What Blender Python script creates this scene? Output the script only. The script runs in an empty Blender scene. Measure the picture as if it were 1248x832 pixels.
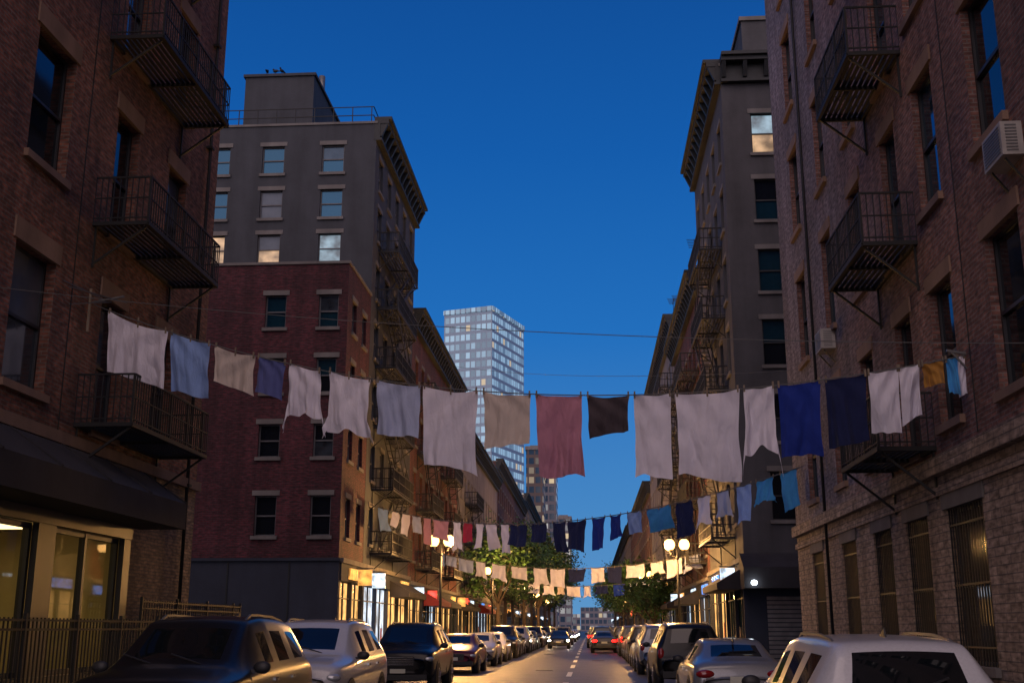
import bpy, math, random
from mathutils import Vector, noise
R = random.Random(11)
scene = bpy.context.scene
scene.view_settings.view_transform = 'Standard'
scene.view_settings.look = 'None'
scene.view_settings.exposure = 0
WALLK = .80   # overall wall albedo factor
def dim(c, k=None): return tuple(x * (WALLK if k is None else k) for x in c)

# ------------------------------------------------------------------ materials
def new_mat(name):
    m = bpy.data.materials.new(name); m.use_nodes = True
    nt = m.node_tree
    return m, nt, nt.nodes['Principled BSDF']

def pbr(name, col, rough=0.6, metal=0.0, coat=0.0, emit=None, es=0.0, ior=1.5, var=0.0, vscale=3.0, bump=0.0, bscale=30, tint=None):
    m, nt, b = new_mat(name)
    b.inputs['Base Color'].default_value = (*col, 1)
    b.inputs['Roughness'].default_value = rough
    b.inputs['Metallic'].default_value = metal
    b.inputs['IOR'].default_value = ior
    b.inputs['Coat Weight'].default_value = coat
    b.inputs['Coat Roughness'].default_value = 0.04
    if tint: b.inputs['Specular Tint'].default_value = (*tint, 1)
    if emit:
        b.inputs['Emission Color'].default_value = (*emit, 1)
        b.inputs['Emission Strength'].default_value = es
    if var > 0 or bump > 0:
        tc = nt.nodes.new('ShaderNodeTexCoord')
        n = nt.nodes.new('ShaderNodeTexNoise'); n.inputs['Scale'].default_value = vscale
        n.inputs['Detail'].default_value = 8
        nt.links.new(tc.outputs['Object'], n.inputs['Vector'])
        if var > 0:
            mr = nt.nodes.new('ShaderNodeMapRange')
            mr.inputs[1].default_value = .3; mr.inputs[2].default_value = .7
            mr.inputs[3].default_value = 1 - var; mr.inputs[4].default_value = 1 + var
            nt.links.new(n.outputs['Fac'], mr.inputs[0])
            vm = nt.nodes.new('ShaderNodeVectorMath'); vm.operation = 'SCALE'
            vm.inputs[0].default_value = col
            nt.links.new(mr.outputs[0], vm.inputs['Scale'])
            nt.links.new(vm.outputs[0], b.inputs['Base Color'])
        if bump > 0:
            n2 = nt.nodes.new('ShaderNodeTexNoise'); n2.inputs['Scale'].default_value = bscale
            nt.links.new(tc.outputs['Object'], n2.inputs['Vector'])
            bp = nt.nodes.new('ShaderNodeBump'); bp.inputs['Strength'].default_value = bump
            bp.inputs['Distance'].default_value = 0.02
            nt.links.new(n2.outputs['Fac'], bp.inputs['Height'])
            nt.links.new(bp.outputs[0], b.inputs['Normal'])
    return m

def brick(name, c1, c2, mortar, stain=0.45, bw=0.22, rh=0.075, alt=None, alt_range=None, ms=0.012):
    c1, c2, mortar = dim(c1), dim(c2), dim(mortar)
    m, nt, b = new_mat(name)
    N = nt.nodes; L = nt.links
    uv = N.new('ShaderNodeUVMap'); uv.uv_map = 'UVMap'
    bt = N.new('ShaderNodeTexBrick')
    bt.inputs['Scale'].default_value = 1
    bt.inputs['Brick Width'].default_value = bw
    bt.inputs['Row Height'].default_value = rh
    bt.inputs['Mortar Size'].default_value = ms
    bt.inputs['Mortar Smooth'].default_value = 0.3
    bt.inputs['Color1'].default_value = (*c1, 1)
    bt.inputs['Color2'].default_value = (*c2, 1)
    bt.inputs['Mortar'].default_value = (*mortar, 1)
    L.new(uv.outputs[0], bt.inputs['Vector'])
    col = bt.outputs['Color']
    if alt:
        # part of the wall is limewashed / weathered grey
        bt2 = N.new('ShaderNodeTexBrick')
        for k in ('Scale', 'Brick Width', 'Row Height', 'Mortar Size', 'Mortar Smooth'):
            bt2.inputs[k].default_value = bt.inputs[k].default_value
        bt2.inputs['Color1'].default_value = (*dim(alt[0]), 1)
        bt2.inputs['Color2'].default_value = (*dim(alt[1]), 1)
        bt2.inputs['Mortar'].default_value = (*dim(alt[2]), 1)
        L.new(uv.outputs[0], bt2.inputs['Vector'])
        sp = N.new('ShaderNodeSeparateXYZ'); L.new(uv.outputs[0], sp.inputs[0])
        nn = N.new('ShaderNodeTexNoise'); nn.inputs['Scale'].default_value = .5; nn.inputs['Detail'].default_value = 6
        L.new(uv.outputs[0], nn.inputs['Vector'])
        ad = N.new('ShaderNodeMath'); ad.operation = 'MULTIPLY_ADD'
        ad.inputs[1].default_value = 16
        L.new(nn.outputs['Fac'], ad.inputs[0]); L.new(sp.outputs[0], ad.inputs[2])
        mr = N.new('ShaderNodeMapRange'); mr.inputs[1].default_value = alt_range[0]; mr.inputs[2].default_value = alt_range[1]
        L.new(ad.outputs[0], mr.inputs[0])
        mx = N.new('ShaderNodeMix'); mx.data_type = 'RGBA'
        L.new(mr.outputs[0], mx.inputs[0]); L.new(col, mx.inputs[6]); L.new(bt2.outputs['Color'], mx.inputs[7])
        col = mx.outputs[2]
    n1 = N.new('ShaderNodeTexNoise'); n1.inputs['Scale'].default_value = 0.35; n1.inputs['Detail'].default_value = 10
    n1.inputs['Roughness'].default_value = .65
    L.new(uv.outputs[0], n1.inputs['Vector'])
    mp = N.new('ShaderNodeMapping'); mp.inputs['Scale'].default_value = (4.5, 13.3, 1)
    L.new(uv.outputs[0], mp.inputs[0])
    n2 = N.new('ShaderNodeTexNoise'); n2.inputs['Scale'].default_value = 1; n2.inputs['Detail'].default_value = 3
    L.new(mp.outputs[0], n2.inputs['Vector'])
    a = N.new('ShaderNodeMapRange'); a.inputs[1].default_value = .3; a.inputs[2].default_value = .7
    a.inputs[3].default_value = 1 - stain; a.inputs[4].default_value = 1 + stain * .6
    L.new(n1.outputs['Fac'], a.inputs[0])
    c = N.new('ShaderNodeMapRange'); c.inputs[1].default_value = .3; c.inputs[2].default_value = .7
    c.inputs[3].default_value = .45; c.inputs[4].default_value = 1.55
    L.new(n2.outputs['Fac'], c.inputs[0])
    mu = N.new('ShaderNodeMath'); mu.operation = 'MULTIPLY'
    L.new(a.outputs[0], mu.inputs[0]); L.new(c.outputs[0], mu.inputs[1])
    mp2 = N.new('ShaderNodeMapping'); mp2.inputs['Scale'].default_value = (2.2, .12, 1)
    L.new(uv.outputs[0], mp2.inputs[0])
    n3 = N.new('ShaderNodeTexNoise'); n3.inputs['Scale'].default_value = 1; n3.inputs['Detail'].default_value = 5
    L.new(mp2.outputs[0], n3.inputs['Vector'])
    c3 = N.new('ShaderNodeMapRange'); c3.inputs[1].default_value = .35; c3.inputs[2].default_value = .6
    c3.inputs[3].default_value = .68; c3.inputs[4].default_value = 1.06
    L.new(n3.outputs['Fac'], c3.inputs[0])
    mu2 = N.new('ShaderNodeMath'); mu2.operation = 'MULTIPLY'
    L.new(mu.outputs[0], mu2.inputs[0]); L.new(c3.outputs[0], mu2.inputs[1])
    vm = N.new('ShaderNodeVectorMath'); vm.operation = 'SCALE'
    L.new(col, vm.inputs[0]); L.new(mu2.outputs[0], vm.inputs['Scale'])
    L.new(vm.outputs[0], b.inputs['Base Color'])
    b.inputs['Roughness'].default_value = .88
    bp = N.new('ShaderNodeBump'); bp.inputs['Strength'].default_value = .6; bp.inputs['Distance'].default_value = .02
    bp.invert = True
    L.new(bt.outputs['Fac'], bp.inputs['Height']); L.new(bp.outputs[0], b.inputs['Normal'])
    return m

def plaster(name, col, stain=.35):
    col = dim(col)
    m, nt, b = new_mat(name)
    N = nt.nodes; L = nt.links
    uv = N.new('ShaderNodeUVMap'); uv.uv_map = 'UVMap'
    mp = N.new('ShaderNodeMapping'); mp.inputs['Scale'].default_value = (1.3, .18, 1)
    L.new(uv.outputs[0], mp.inputs[0])
    n1 = N.new('ShaderNodeTexNoise'); n1.inputs['Scale'].default_value = 1.2; n1.inputs['Detail'].default_value = 9
    L.new(mp.outputs[0], n1.inputs['Vector'])
    n2 = N.new('ShaderNodeTexNoise'); n2.inputs['Scale'].default_value = .6; n2.inputs['Detail'].default_value = 12
    n2.inputs['Roughness'].default_value = .7
    L.new(uv.outputs[0], n2.inputs['Vector'])
    ad = N.new('ShaderNodeMath'); ad.operation = 'ADD'
    L.new(n1.outputs['Fac'], ad.inputs[0]); L.new(n2.outputs['Fac'], ad.inputs[1])
    a = N.new('ShaderNodeMapRange'); a.inputs[1].default_value = .7; a.inputs[2].default_value = 1.3
    a.inputs[3].default_value = 1 - stain; a.inputs[4].default_value = 1 + stain
    L.new(ad.outputs[0], a.inputs[0])
    vm = N.new('ShaderNodeVectorMath'); vm.operation = 'SCALE'; vm.inputs[0].default_value = col
    L.new(a.outputs[0], vm.inputs['Scale']); L.new(vm.outputs[0], b.inputs['Base Color'])
    b.inputs['Roughness'].default_value = .9
    bp = N.new('ShaderNodeBump'); bp.inputs['Strength'].default_value = .25; bp.inputs['Distance'].default_value = .02
    n3 = N.new('ShaderNodeTexNoise'); n3.inputs['Scale'].default_value = 12; n3.inputs['Detail'].default_value = 6
    L.new(uv.outputs[0], n3.inputs['Vector'])
    L.new(n3.outputs['Fac'], bp.inputs['Height']); L.new(bp.outputs[0], b.inputs['Normal'])
    return m

def cloth(name, col):
    m = bpy.data.materials.new(name); m.use_nodes = True
    nt = m.node_tree; N = nt.nodes; L = nt.links
    out = N['Material Output']; b = N['Principled BSDF']
    tc = N.new('ShaderNodeTexCoord')
    n = N.new('ShaderNodeTexNoise'); n.inputs['Scale'].default_value = 2.5; n.inputs['Detail'].default_value = 10
    L.new(tc.outputs['Object'], n.inputs['Vector'])
    a = N.new('ShaderNodeMapRange'); a.inputs[1].default_value = .3; a.inputs[2].default_value = .7
    a.inputs[3].default_value = .9; a.inputs[4].default_value = 1.04
    L.new(n.outputs['Fac'], a.inputs[0])
    vm = N.new('ShaderNodeVectorMath'); vm.operation = 'SCALE'; vm.inputs[0].default_value = col
    L.new(a.outputs[0], vm.inputs['Scale'])
    L.new(vm.outputs[0], b.inputs['Base Color'])
    b.inputs['Roughness'].default_value = .9
    b.inputs['Sheen Weight'].default_value = .1
    mp = N.new('ShaderNodeMapping'); mp.inputs['Scale'].default_value = (1, 1, .32)
    L.new(tc.outputs['Object'], mp.inputs[0])
    n2 = N.new('ShaderNodeTexNoise'); n2.inputs['Scale'].default_value = 9; n2.inputs['Detail'].default_value = 6
    n2.inputs['Distortion'].default_value = .6
    L.new(mp.outputs[0], n2.inputs['Vector'])
    bp = N.new('ShaderNodeBump'); bp.inputs['Strength'].default_value = .8; bp.inputs['Distance'].default_value = .05
    L.new(n2.outputs['Fac'], bp.inputs['Height']); L.new(bp.outputs[0], b.inputs['Normal'])
    t = N.new('ShaderNodeBsdfTranslucent'); L.new(vm.outputs[0], t.inputs['Color'])
    mx = N.new('ShaderNodeMixShader'); mx.inputs[0].default_value = .14
    L.new(b.outputs[0], mx.inputs[1]); L.new(t.outputs[0], mx.inputs[2]); L.new(mx.outputs[0], out.inputs['Surface'])
    return m

def lit(name, col, strength, vs=1.5):
    m, nt, b = new_mat(name)
    N = nt.nodes; L = nt.links
    uv = N.new('ShaderNodeUVMap'); uv.uv_map = 'UVMap'
    n = N.new('ShaderNodeTexNoise'); n.inputs['Scale'].default_value = vs; n.inputs['Detail'].default_value = 3
    L.new(uv.outputs[0], n.inputs['Vector'])
    a = N.new('ShaderNodeMapRange'); a.inputs[1].default_value = .35; a.inputs[2].default_value = .68
    a.inputs[3].default_value = strength * .3; a.inputs[4].default_value = strength * 1.3
    L.new(n.outputs['Fac'], a.inputs[0])
    b.inputs['Base Color'].default_value = (.1, .1, .1, 1)
    b.inputs['Emission Color'].default_value = (*col, 1)
    L.new(a.outputs[0], b.inputs['Emission Strength'])
    b.inputs['Roughness'].default_value = .1
    return m

def tower_mat(name, base, litc, sx, sz, thr, es, warm_thr=.97, e0=0.0, glass=(.03, .06, .1)):
    m, nt, b = new_mat(name)
    N = nt.nodes; L = nt.links
    uv = N.new('ShaderNodeUVMap'); uv.uv_map = 'UVMap'
    mp = N.new('ShaderNodeMapping'); mp.inputs['Scale'].default_value = (1 / sx, 1 / sz, 1)
    L.new(uv.outputs[0], mp.inputs[0])
    fl = N.new('ShaderNodeVectorMath'); fl.operation = 'FLOOR'; L.new(mp.outputs[0], fl.inputs[0])
    fr = N.new('ShaderNodeVectorMath'); fr.operation = 'FRACTION'; L.new(mp.outputs[0], fr.inputs[0])
    wn = N.new('ShaderNodeTexWhiteNoise'); wn.noise_dimensions = '2D'; L.new(fl.outputs[0], wn.inputs['Vector'])
    ln = N.new('ShaderNodeTexNoise'); ln.inputs['Scale'].default_value = .12; ln.inputs['Detail'].default_value = 2
    L.new(fl.outputs[0], ln.inputs['Vector'])
    sp = N.new('ShaderNodeSeparateXYZ'); L.new(fr.outputs[0], sp.inputs[0])
    def rng(sock, lo, hi):
        g = N.new('ShaderNodeMath'); g.operation = 'GREATER_THAN'; g.inputs[1].default_value = lo; L.new(sock, g.inputs[0])
        l = N.new('ShaderNodeMath'); l.operation = 'LESS_THAN'; l.inputs[1].default_value = hi; L.new(sock, l.inputs[0])
        mm = N.new('ShaderNodeMath'); mm.operation = 'MULTIPLY'; L.new(g.outputs[0], mm.inputs[0]); L.new(l.outputs[0], mm.inputs[1])
        return mm.outputs[0]
    mu = N.new('ShaderNodeMath'); mu.operation = 'MULTIPLY'
    L.new(rng(sp.outputs[0], .12, .88), mu.inputs[0]); L.new(rng(sp.outputs[1], .2, .85), mu.inputs[1])
    ad = N.new('ShaderNodeMath'); ad.operation = 'ADD'
    L.new(wn.outputs['Value'], ad.inputs[0]); L.new(ln.outputs['Fac'], ad.inputs[1])
    st = N.new('ShaderNodeMapRange'); st.inputs[1].default_value = thr; st.inputs[2].default_value = thr + .6
    st.inputs[3].default_value = e0; st.inputs[4].default_value = es
    L.new(ad.outputs[0], st.inputs[0])
    em = N.new('ShaderNodeMath'); em.operation = 'MULTIPLY'; L.new(st.outputs[0], em.inputs[0]); L.new(mu.outputs[0], em.inputs[1])
    L.new(em.outputs[0], b.inputs['Emission Strength'])
    gt = N.new('ShaderNodeMath'); gt.operation = 'GREATER_THAN'; gt.inputs[1].default_value = warm_thr
    L.new(wn.outputs['Value'], gt.inputs[0])
    mc = N.new('ShaderNodeMix'); mc.data_type = 'RGBA'
    mc.inputs[6].default_value = (*litc, 1); mc.inputs[7].default_value = (1, .75, .4, 1)
    L.new(gt.outputs[0], mc.inputs[0]); L.new(mc.outputs[2], b.inputs['Emission Color'])
    mb_ = N.new('ShaderNodeMix'); mb_.data_type = 'RGBA'
    mb_.inputs[6].default_value = (*base, 1); mb_.inputs[7].default_value = (*glass, 1)
    L.new(mu.outputs[0], mb_.inputs[0]); L.new(mb_.outputs[2], b.inputs['Base Color'])
    rr = N.new('ShaderNodeMapRange'); rr.inputs[3].default_value = .7; rr.inputs[4].default_value = .12
    L.new(mu.outputs[0], rr.inputs[0]); L.new(rr.outputs[0], b.inputs['Roughness'])
    return m

M = {}
M['brickL'] = brick('red_brown_brick', (.37, .13, .08), (.19, .07, .048), (.22, .17, .14), .45)
M['brickTanGlow'] = brick('tan_brick_warm_glow', (.50, .33, .20), (.33, .21, .13), (.22, .18, .14), .35)  # tan brick whose brighter tone also holds warm street glow as colour
M['brickR'] = brick('rose_brick', (.38, .165, .125), (.23, .10, .085), (.28, .22, .20), .4,
                    alt=((.35, .275, .28), (.21, .17, .18), (.27, .24, .25)), alt_range=(30, 37))
M['stoneR'] = brick('pale_stone_block', (.50, .37, .28), (.37, .27, .20), (.2, .16, .14), .3, bw=.42, rh=.14)
M['brickRed'] = brick('deep_red_brick', (.14, .022, .032), (.075, .016, .024), (.075, .04, .045), .5)
M['brickRed2'] = brick('dark_red_brick', (.21, .055, .042), (.13, .04, .034), (.11, .07, .06), .4)
M['brickMaroon'] = brick('maroon_brick', (.2, .075, .06), (.12, .048, .04), (.12, .09, .08), .4)
M['grey'] = plaster('grey_stucco', (.058, .062, .073), .25)
M['grey2'] = plaster('grey_brown_stucco', (.082, .080, .086), .28)
M['grey3'] = plaster('light_grey_stucco', (.27, .24, .23), .3)
M['slate'] = plaster('slate_paint', (.035, .042, .065), .25)
M['tanp'] = plaster('tan_stucco', (.26, .20, .15), .3)
M['stone'] = plaster('lintel_stone', (.19, .175, .165), .3)
M['brownstone'] = plaster('brown_lintel', (.30, .19, .135), .3)
M['iron'] = pbr('black_iron', (.008, .008, .009), .65, 0, var=.3)
M['frame'] = pbr('dark_window_frame', (.025, .025, .028), .45, var=.2)
M['framew'] = pbr('grey_window_frame', (.09, .09, .10), .5, var=.2)
M['cornice'] = pbr('dark_cornice_paint', (.012, .015, .017), .6, var=.3)
GT = (.25, .62, 1)
M['glass'] = pbr('window_glass', (.006, .026, .042), .05, ior=2.1, bump=.05, bscale=1.3, tint=GT)
M['glassd'] = pbr('window_glass_dark', (.006, .008, .012), .05, ior=1.6, bump=.05, bscale=1.3, tint=(.5, .75, 1))
M['glass2'] = pbr('window_glass_curtain', (.03, .038, .05), .12, coat=.6, ior=1.6, var=.6, vscale=2, tint=GT)
M['blind'] = pbr('blind_behind_glass', (.10, .105, .12), .5, coat=.6, ior=1.5, var=.2, vscale=2, tint=GT)
M['litw'] = lit('lit_window_warm', (1, .62, .34), .6)
M['litc'] = lit('lit_window_cool', (.55, .82, 1), .42)
M['litshop'] = lit('lit_shop_window', (1, .50, .15), 1.7, 1.2)
M['litshopc'] = lit('lit_shop_window_cool', (.7, .85, 1), 1.3, 1.2)
M['signw'] = lit('lit_sign_white', (.7, .85, 1), 1.8, 3)
M['signb'] = lit('lit_sign_blue', (.06, .3, 1), 2, 3)
M['signr'] = lit('lit_sign_red', (1, .05, .03), 2.0, 3)
M['signy'] = lit('lit_sign_amber', (1, .42, .08), 1.5, 3)
M['awning'] = pbr('dark_awning_canvas', (.022, .020, .024), .85, var=.3, vscale=1.5, bump=.3, bscale=5)
M['awnred'] = pbr('red_awning_canvas', (.25, .03, .03), .85, var=.2)
M['roof'] = pbr('roof_tar', (.04, .04, .04), .9, var=.3)
M['acwhite'] = pbr('ac_casing', (.40, .37, .34), .5, var=.2)
M['metal'] = pbr('galvanised_metal', (.2, .2, .2), .4, .6, var=.2)
M['wood'] = pbr('weathered_wood', (.22, .17, .12), .8, var=.3)
M['rope'] = pbr('clothesline_rope', (.12, .12, .12), .8)
M['lampglow'] = pbr('lamp_globe', (1, .8, .5), .3, emit=(1, .52, .15), es=6)
M['bulb'] = pbr('lamp_bulb', (.9, .95, 1), .3, emit=(.8, .92, 1), es=12)
M['roomwall'] = pbr('room_wall', (.5, .42, .22), .8, var=.3, vscale=.8)
M['roomlamp'] = pbr('room_ceiling_lamp', (1, .9, .7), .5, emit=(1, .72, .34), es=3.8)
m, nt, b = new_mat('clear_shop_glass')
g = nt.nodes.new('ShaderNodeBsdfGlossy'); g.inputs['Roughness'].default_value = .02
t = nt.nodes.new('ShaderNodeBsdfTransparent'); t.inputs[0].default_value = (.75, .78, .74, 1)
fz = nt.nodes.new('ShaderNodeFresnel'); fz.inputs[0].default_value = 1.5
mx = nt.nodes.new('ShaderNodeMixShader')
nt.links.new(fz.outputs[0], mx.inputs[0]); nt.links.new(t.outputs[0], mx.inputs[1]); nt.links.new(g.outputs[0], mx.inputs[2])
nt.links.new(mx.outputs[0], nt.nodes['Material Output'].inputs['Surface'])
M['clear'] = m

# ------------------------------------------------------------------ mesh builder
class MB:
    def __init__(s): s.v = []; s.f = []; s.m = []; s.mats = []; s.sm = []
    def mi(s, mat):
        if isinstance(mat, str): mat = M[mat]
        if mat not in s.mats: s.mats.append(mat)
        return s.mats.index(mat)
    def face(s, pts, mat, smooth=False):
        n = len(s.v); s.v += [tuple(p) for p in pts]
        s.f.append(tuple(range(n, n + len(pts)))); s.m.append(s.mi(mat)); s.sm.append(smooth)
    def hexa(s, p, mat, smooth=False):
        n = len(s.v); s.v += [tuple(q) for q in p]; k = s.mi(mat)
        for f in ((0, 3, 2, 1), (4, 5, 6, 7), (0, 1, 5, 4), (1, 2, 6, 5), (2, 3, 7, 6), (3, 0, 4, 7)):
            s.f.append(tuple(n + i for i in f)); s.m.append(k); s.sm.append(smooth)
    def box(s, x0, x1, y0, y1, z0, z1, mat):
        s.hexa([(x0, y0, z0), (x1, y0, z0), (x1, y1, z0), (x0, y1, z0), (x0, y0, z1), (x1, y0, z1), (x1, y1, z1), (x0, y1, z1)], mat)
    def bar(s, p, q, r, mat, r2=None):
        p = Vector(p); q = Vector(q); d = (q - p)
        if d.length < 1e-6: return
        d.normalize(); up = Vector((0, 0, 1)) if abs(d.z) < .95 else Vector((1, 0, 0))
        a = d.cross(up).normalized(); c = a.cross(d).normalized(); r2 = r if r2 is None else r2
        s.hexa([p - a * r - c * r2, p + a * r - c * r2, p + a * r + c * r2, p - a * r + c * r2,
                q - a * r - c * r2, q + a * r - c * r2, q + a * r + c * r2, q - a * r + c * r2], mat)
    def cyl(s, p, q, r0, r1, n, mat, smooth=True, caps=True):
        p = Vector(p); q = Vector(q); d = (q - p).normalized()
        up = Vector((0, 0, 1)) if abs(d.z) < .95 else Vector((1, 0, 0))
        a = d.cross(up).normalized(); c = a.cross(d).normalized()
        k = s.mi(mat); b0 = len(s.v)
        for (o, r) in ((p, r0), (q, r1)):
            for i in range(n):
                t = 2 * math.pi * i / n
                s.v.append(tuple(o + a * (r * math.cos(t)) + c * (r * math.sin(t))))
        for i in range(n):
            j = (i + 1) % n
            s.f.append((b0 + i, b0 + j, b0 + n + j, b0 + n + i)); s.m.append(k); s.sm.append(smooth)
        if caps:
            s.f.append(tuple(b0 + i for i in reversed(range(n)))); s.m.append(k); s.sm.append(False)
            s.f.append(tuple(b0 + n + i for i in range(n))); s.m.append(k); s.sm.append(False)
    def ball(s, c, rx, ry, rz, mat, nu=12, nv=8):
        k = s.mi(mat); b0 = len(s.v)
        for j in range(nv + 1):
            ph = math.pi * j / nv
            for i in range(nu):
                t = 2 * math.pi * i / nu
                s.v.append((c[0] + rx * math.sin(ph) * math.cos(t), c[1] + ry * math.sin(ph) * math.sin(t), c[2] + rz * math.cos(ph)))
        for j in range(nv):
            for i in range(nu):
                i2 = (i + 1) % nu
                s.f.append((b0 + j * nu + i, b0 + (j + 1) * nu + i, b0 + (j + 1) * nu + i2, b0 + j * nu + i2)); s.m.append(k); s.sm.append(True)
    def mesh(s, name):
        me = bpy.data.meshes.new(name)
        me.from_pydata(s.v, [], s.f)
        for mt in s.mats: me.materials.append(mt)
        me.polygons.foreach_set('material_index', s.m)
        me.polygons.foreach_set('use_smooth', s.sm)
        uvl = me.uv_layers.new(name='UVMap')
        vs = s.v; data = []
        for p in me.polygons:
            n = p.normal; ax, ay, az = abs(n.x), abs(n.y), abs(n.z)
            for vi in p.vertices:
                x, y, z = vs[vi]
                if az > ax and az > ay: data += [x, y]
                elif ax >= ay: data += [y, z]
                else: data += [x, z]
        uvl.data.foreach_set('uv', data)
        me.update()
        return me
    def build(s, name, parent=None, loc=None):
        o = bpy.data.objects.new(name, s.mesh(name)); scene.collection.objects.link(o)
        if parent: o.parent = parent
        if loc: o.location = loc
        return o

def empty(name, loc=(0, 0, 0), rot=0):
    e = bpy.data.objects.new(name, None); e.location = loc; e.rotation_euler = (0, 0, rot)
    e.empty_display_size = .5
    scene.collection.objects.link(e); return e

class F:
    def __init__(s, ox, oy, u, n): s.o = Vector((ox, oy)); s.u = Vector(u); s.n = Vector(n)
    def p(s, u, z, d=0):
        q = s.o + s.u * u + s.n * d; return (q.x, q.y, z)
def FL(x): return F(x, 0, (0, 1), (1, 0))
def FR(x): return F(x, 0, (0, 1), (-1, 0))
def FF(y): return F(0, y, (1, 0), (0, -1))
def obox(mb, f, u0, u1, z0, z1, d0, d1, mat):
    mb.hexa([f.p(u0, z0, d0), f.p(u1, z0, d0), f.p(u1, z0, d1), f.p(u0, z0, d1),
             f.p(u0, z1, d0), f.p(u1, z1, d0), f.p(u1, z1, d1), f.p(u0, z1, d1)], mat)
def oquad(mb, f, u0, u1, z0, z1, d, mat, t=0):
    mb.face([f.p(u0, z0, d + t), f.p(u1, z0, d), f.p(u1, z1, d), f.p(u0, z1, d + t)], mat)

def facade(mb, f, u0, u1, z0, z1, ops, mat):
    us = sorted({u0, u1, *[min(max(o[0], u0), u1) for o in ops], *[min(max(o[1], u0), u1) for o in ops]})
    zs = sorted({z0, z1, *[min(max(o[2], z0), z1) for o in ops], *[min(max(o[3], z0), z1) for o in ops]})
    for i in range(len(us) - 1):
        if us[i + 1] - us[i] < 1e-5: continue
        uc = (us[i] + us[i + 1]) / 2
        run = None
        for j in range(len(zs) - 1):
            zc = (zs[j] + zs[j + 1]) / 2
            solid = not any(o[0] < uc < o[1] and o[2] < zc < o[3] for o in ops)
            if solid and run is None: run = zs[j]
            if not solid and run is not None:
                oquad(mb, f, us[i], us[i + 1], run, zs[j], 0, mat); run = None
        if run is not None: oquad(mb, f, us[i], us[i + 1], run, z1, 0, mat)

def window(mb, wm, f, o, wall, frame='frame', litp=.05, blindp=.2, lint='stone', dep=.2, sill=True, muntin=False, force=None, simple=False, lh=.2, base='glass'):
    u0, u1, z0, z1 = o[:4]
    for a in ((u0, u0), (u1, u1)):
        mb.face([f.p(a[0], z0, 0), f.p(a[0], z0, -dep), f.p(a[0], z1, -dep), f.p(a[0], z1, 0)], wall)
    mb.face([f.p(u0, z1, 0), f.p(u1, z1, 0), f.p(u1, z1, -dep), f.p(u0, z1, -dep)], wall)
    mb.face([f.p(u0, z0, 0), f.p(u1, z0, 0), f.p(u1, z0, -dep), f.p(u0, z0, -dep)], lint or wall)
    if sill: obox(mb, f, u0 - .09, u1 + .09, z0 - .13, z0 + .012, -.05, .09, lint or wall)
    if lint: obox(mb, f, u0 - .12, u1 + .12, z1 - .01, z1 + lh, -.05, .035, lint)
    t = .055
    D0 = -dep; D1 = -dep + .07
    obox(wm, f, u0, u0 + t, z0 + .013, z1 - .012, D0, D1, frame); obox(wm, f, u1 - t, u1, z0 + .013, z1 - .012, D0, D1, frame)
    obox(wm, f, u0 + t, u1 - t, z1 - t - .012, z1 - .012, D0, D1 - .004, frame); obox(wm, f, u0 + t, u1 - t, z0 + .013, z0 + t + .02, D0, D1 - .004, frame)
    zm = z0 + (z1 - z0) * .5
    obox(wm, f, u0 + t, u1 - t, zm - .03, zm + .03, D0, D1 + .004, frame)
    if muntin:
        uc = (u0 + u1) / 2; obox(wm, f, uc - .015, uc + .015, zm, z1 - t, D0, D1 - .01, frame)
    r = R.random()
    if force: up, lo = force
    elif r < litp:
        c = 'litw' if R.random() < .7 else 'litc'
        up = lo = c
        if R.random() < .4: up = 'blind'
    else:
        lo = R.choice([base, base, base, 'glass2'])
        up = 'blind' if R.random() < blindp else lo
        if up == 'blind' and R.random() < .3: lo = 'blind'
    oquad(wm, f, u0 + t, u1 - t, zm, z1 - t, D0 + .03, up, R.uniform(-.008, .008))
    oquad(wm, f, u0 + t, u1 - t, z0 + t, zm, D0 + .02, lo, R.uniform(-.008, .008))

def auto_cols(u0, u1, n, w):
    s = (u1 - u0) / n
    return [(u0 + s * (i + .5) - w / 2, u0 + s * (i + .5) + w / 2) for i in range(n)]

def cornice(mb, f, u0, u1, z, mat='cornice', proj=.75, h=1.1):
    obox(mb, f, u0, u1, z - .15, z, -.1, proj, mat)
    obox(mb, f, u0, u1, z - .35, z - .152, -.1, proj * .8, mat)
    obox(mb, f, u0, u1, z - h, z - .352, -.1, proj * .25, mat)
    obox(mb, f, u0, u1, z - h - .12, z - h - .002, -.1, proj * .38, mat)
    n = max(2, int((u1 - u0) / .9))
    for i in range(n + 1):
        u = u0 + .12 + (u1 - u0 - .24) * i / n
        mb.hexa([f.p(u - .09, z - h + .1, 0), f.p(u + .09, z - h + .1, 0), f.p(u + .09, z - h + .1, proj * .35), f.p(u - .09, z - h + .1, proj * .35),
                 f.p(u - .09, z - .353, 0), f.p(u + .09, z - .353, 0), f.p(u + .09, z - .353, proj * .75), f.p(u - .09, z - .353, proj * .75)], mat)

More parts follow.
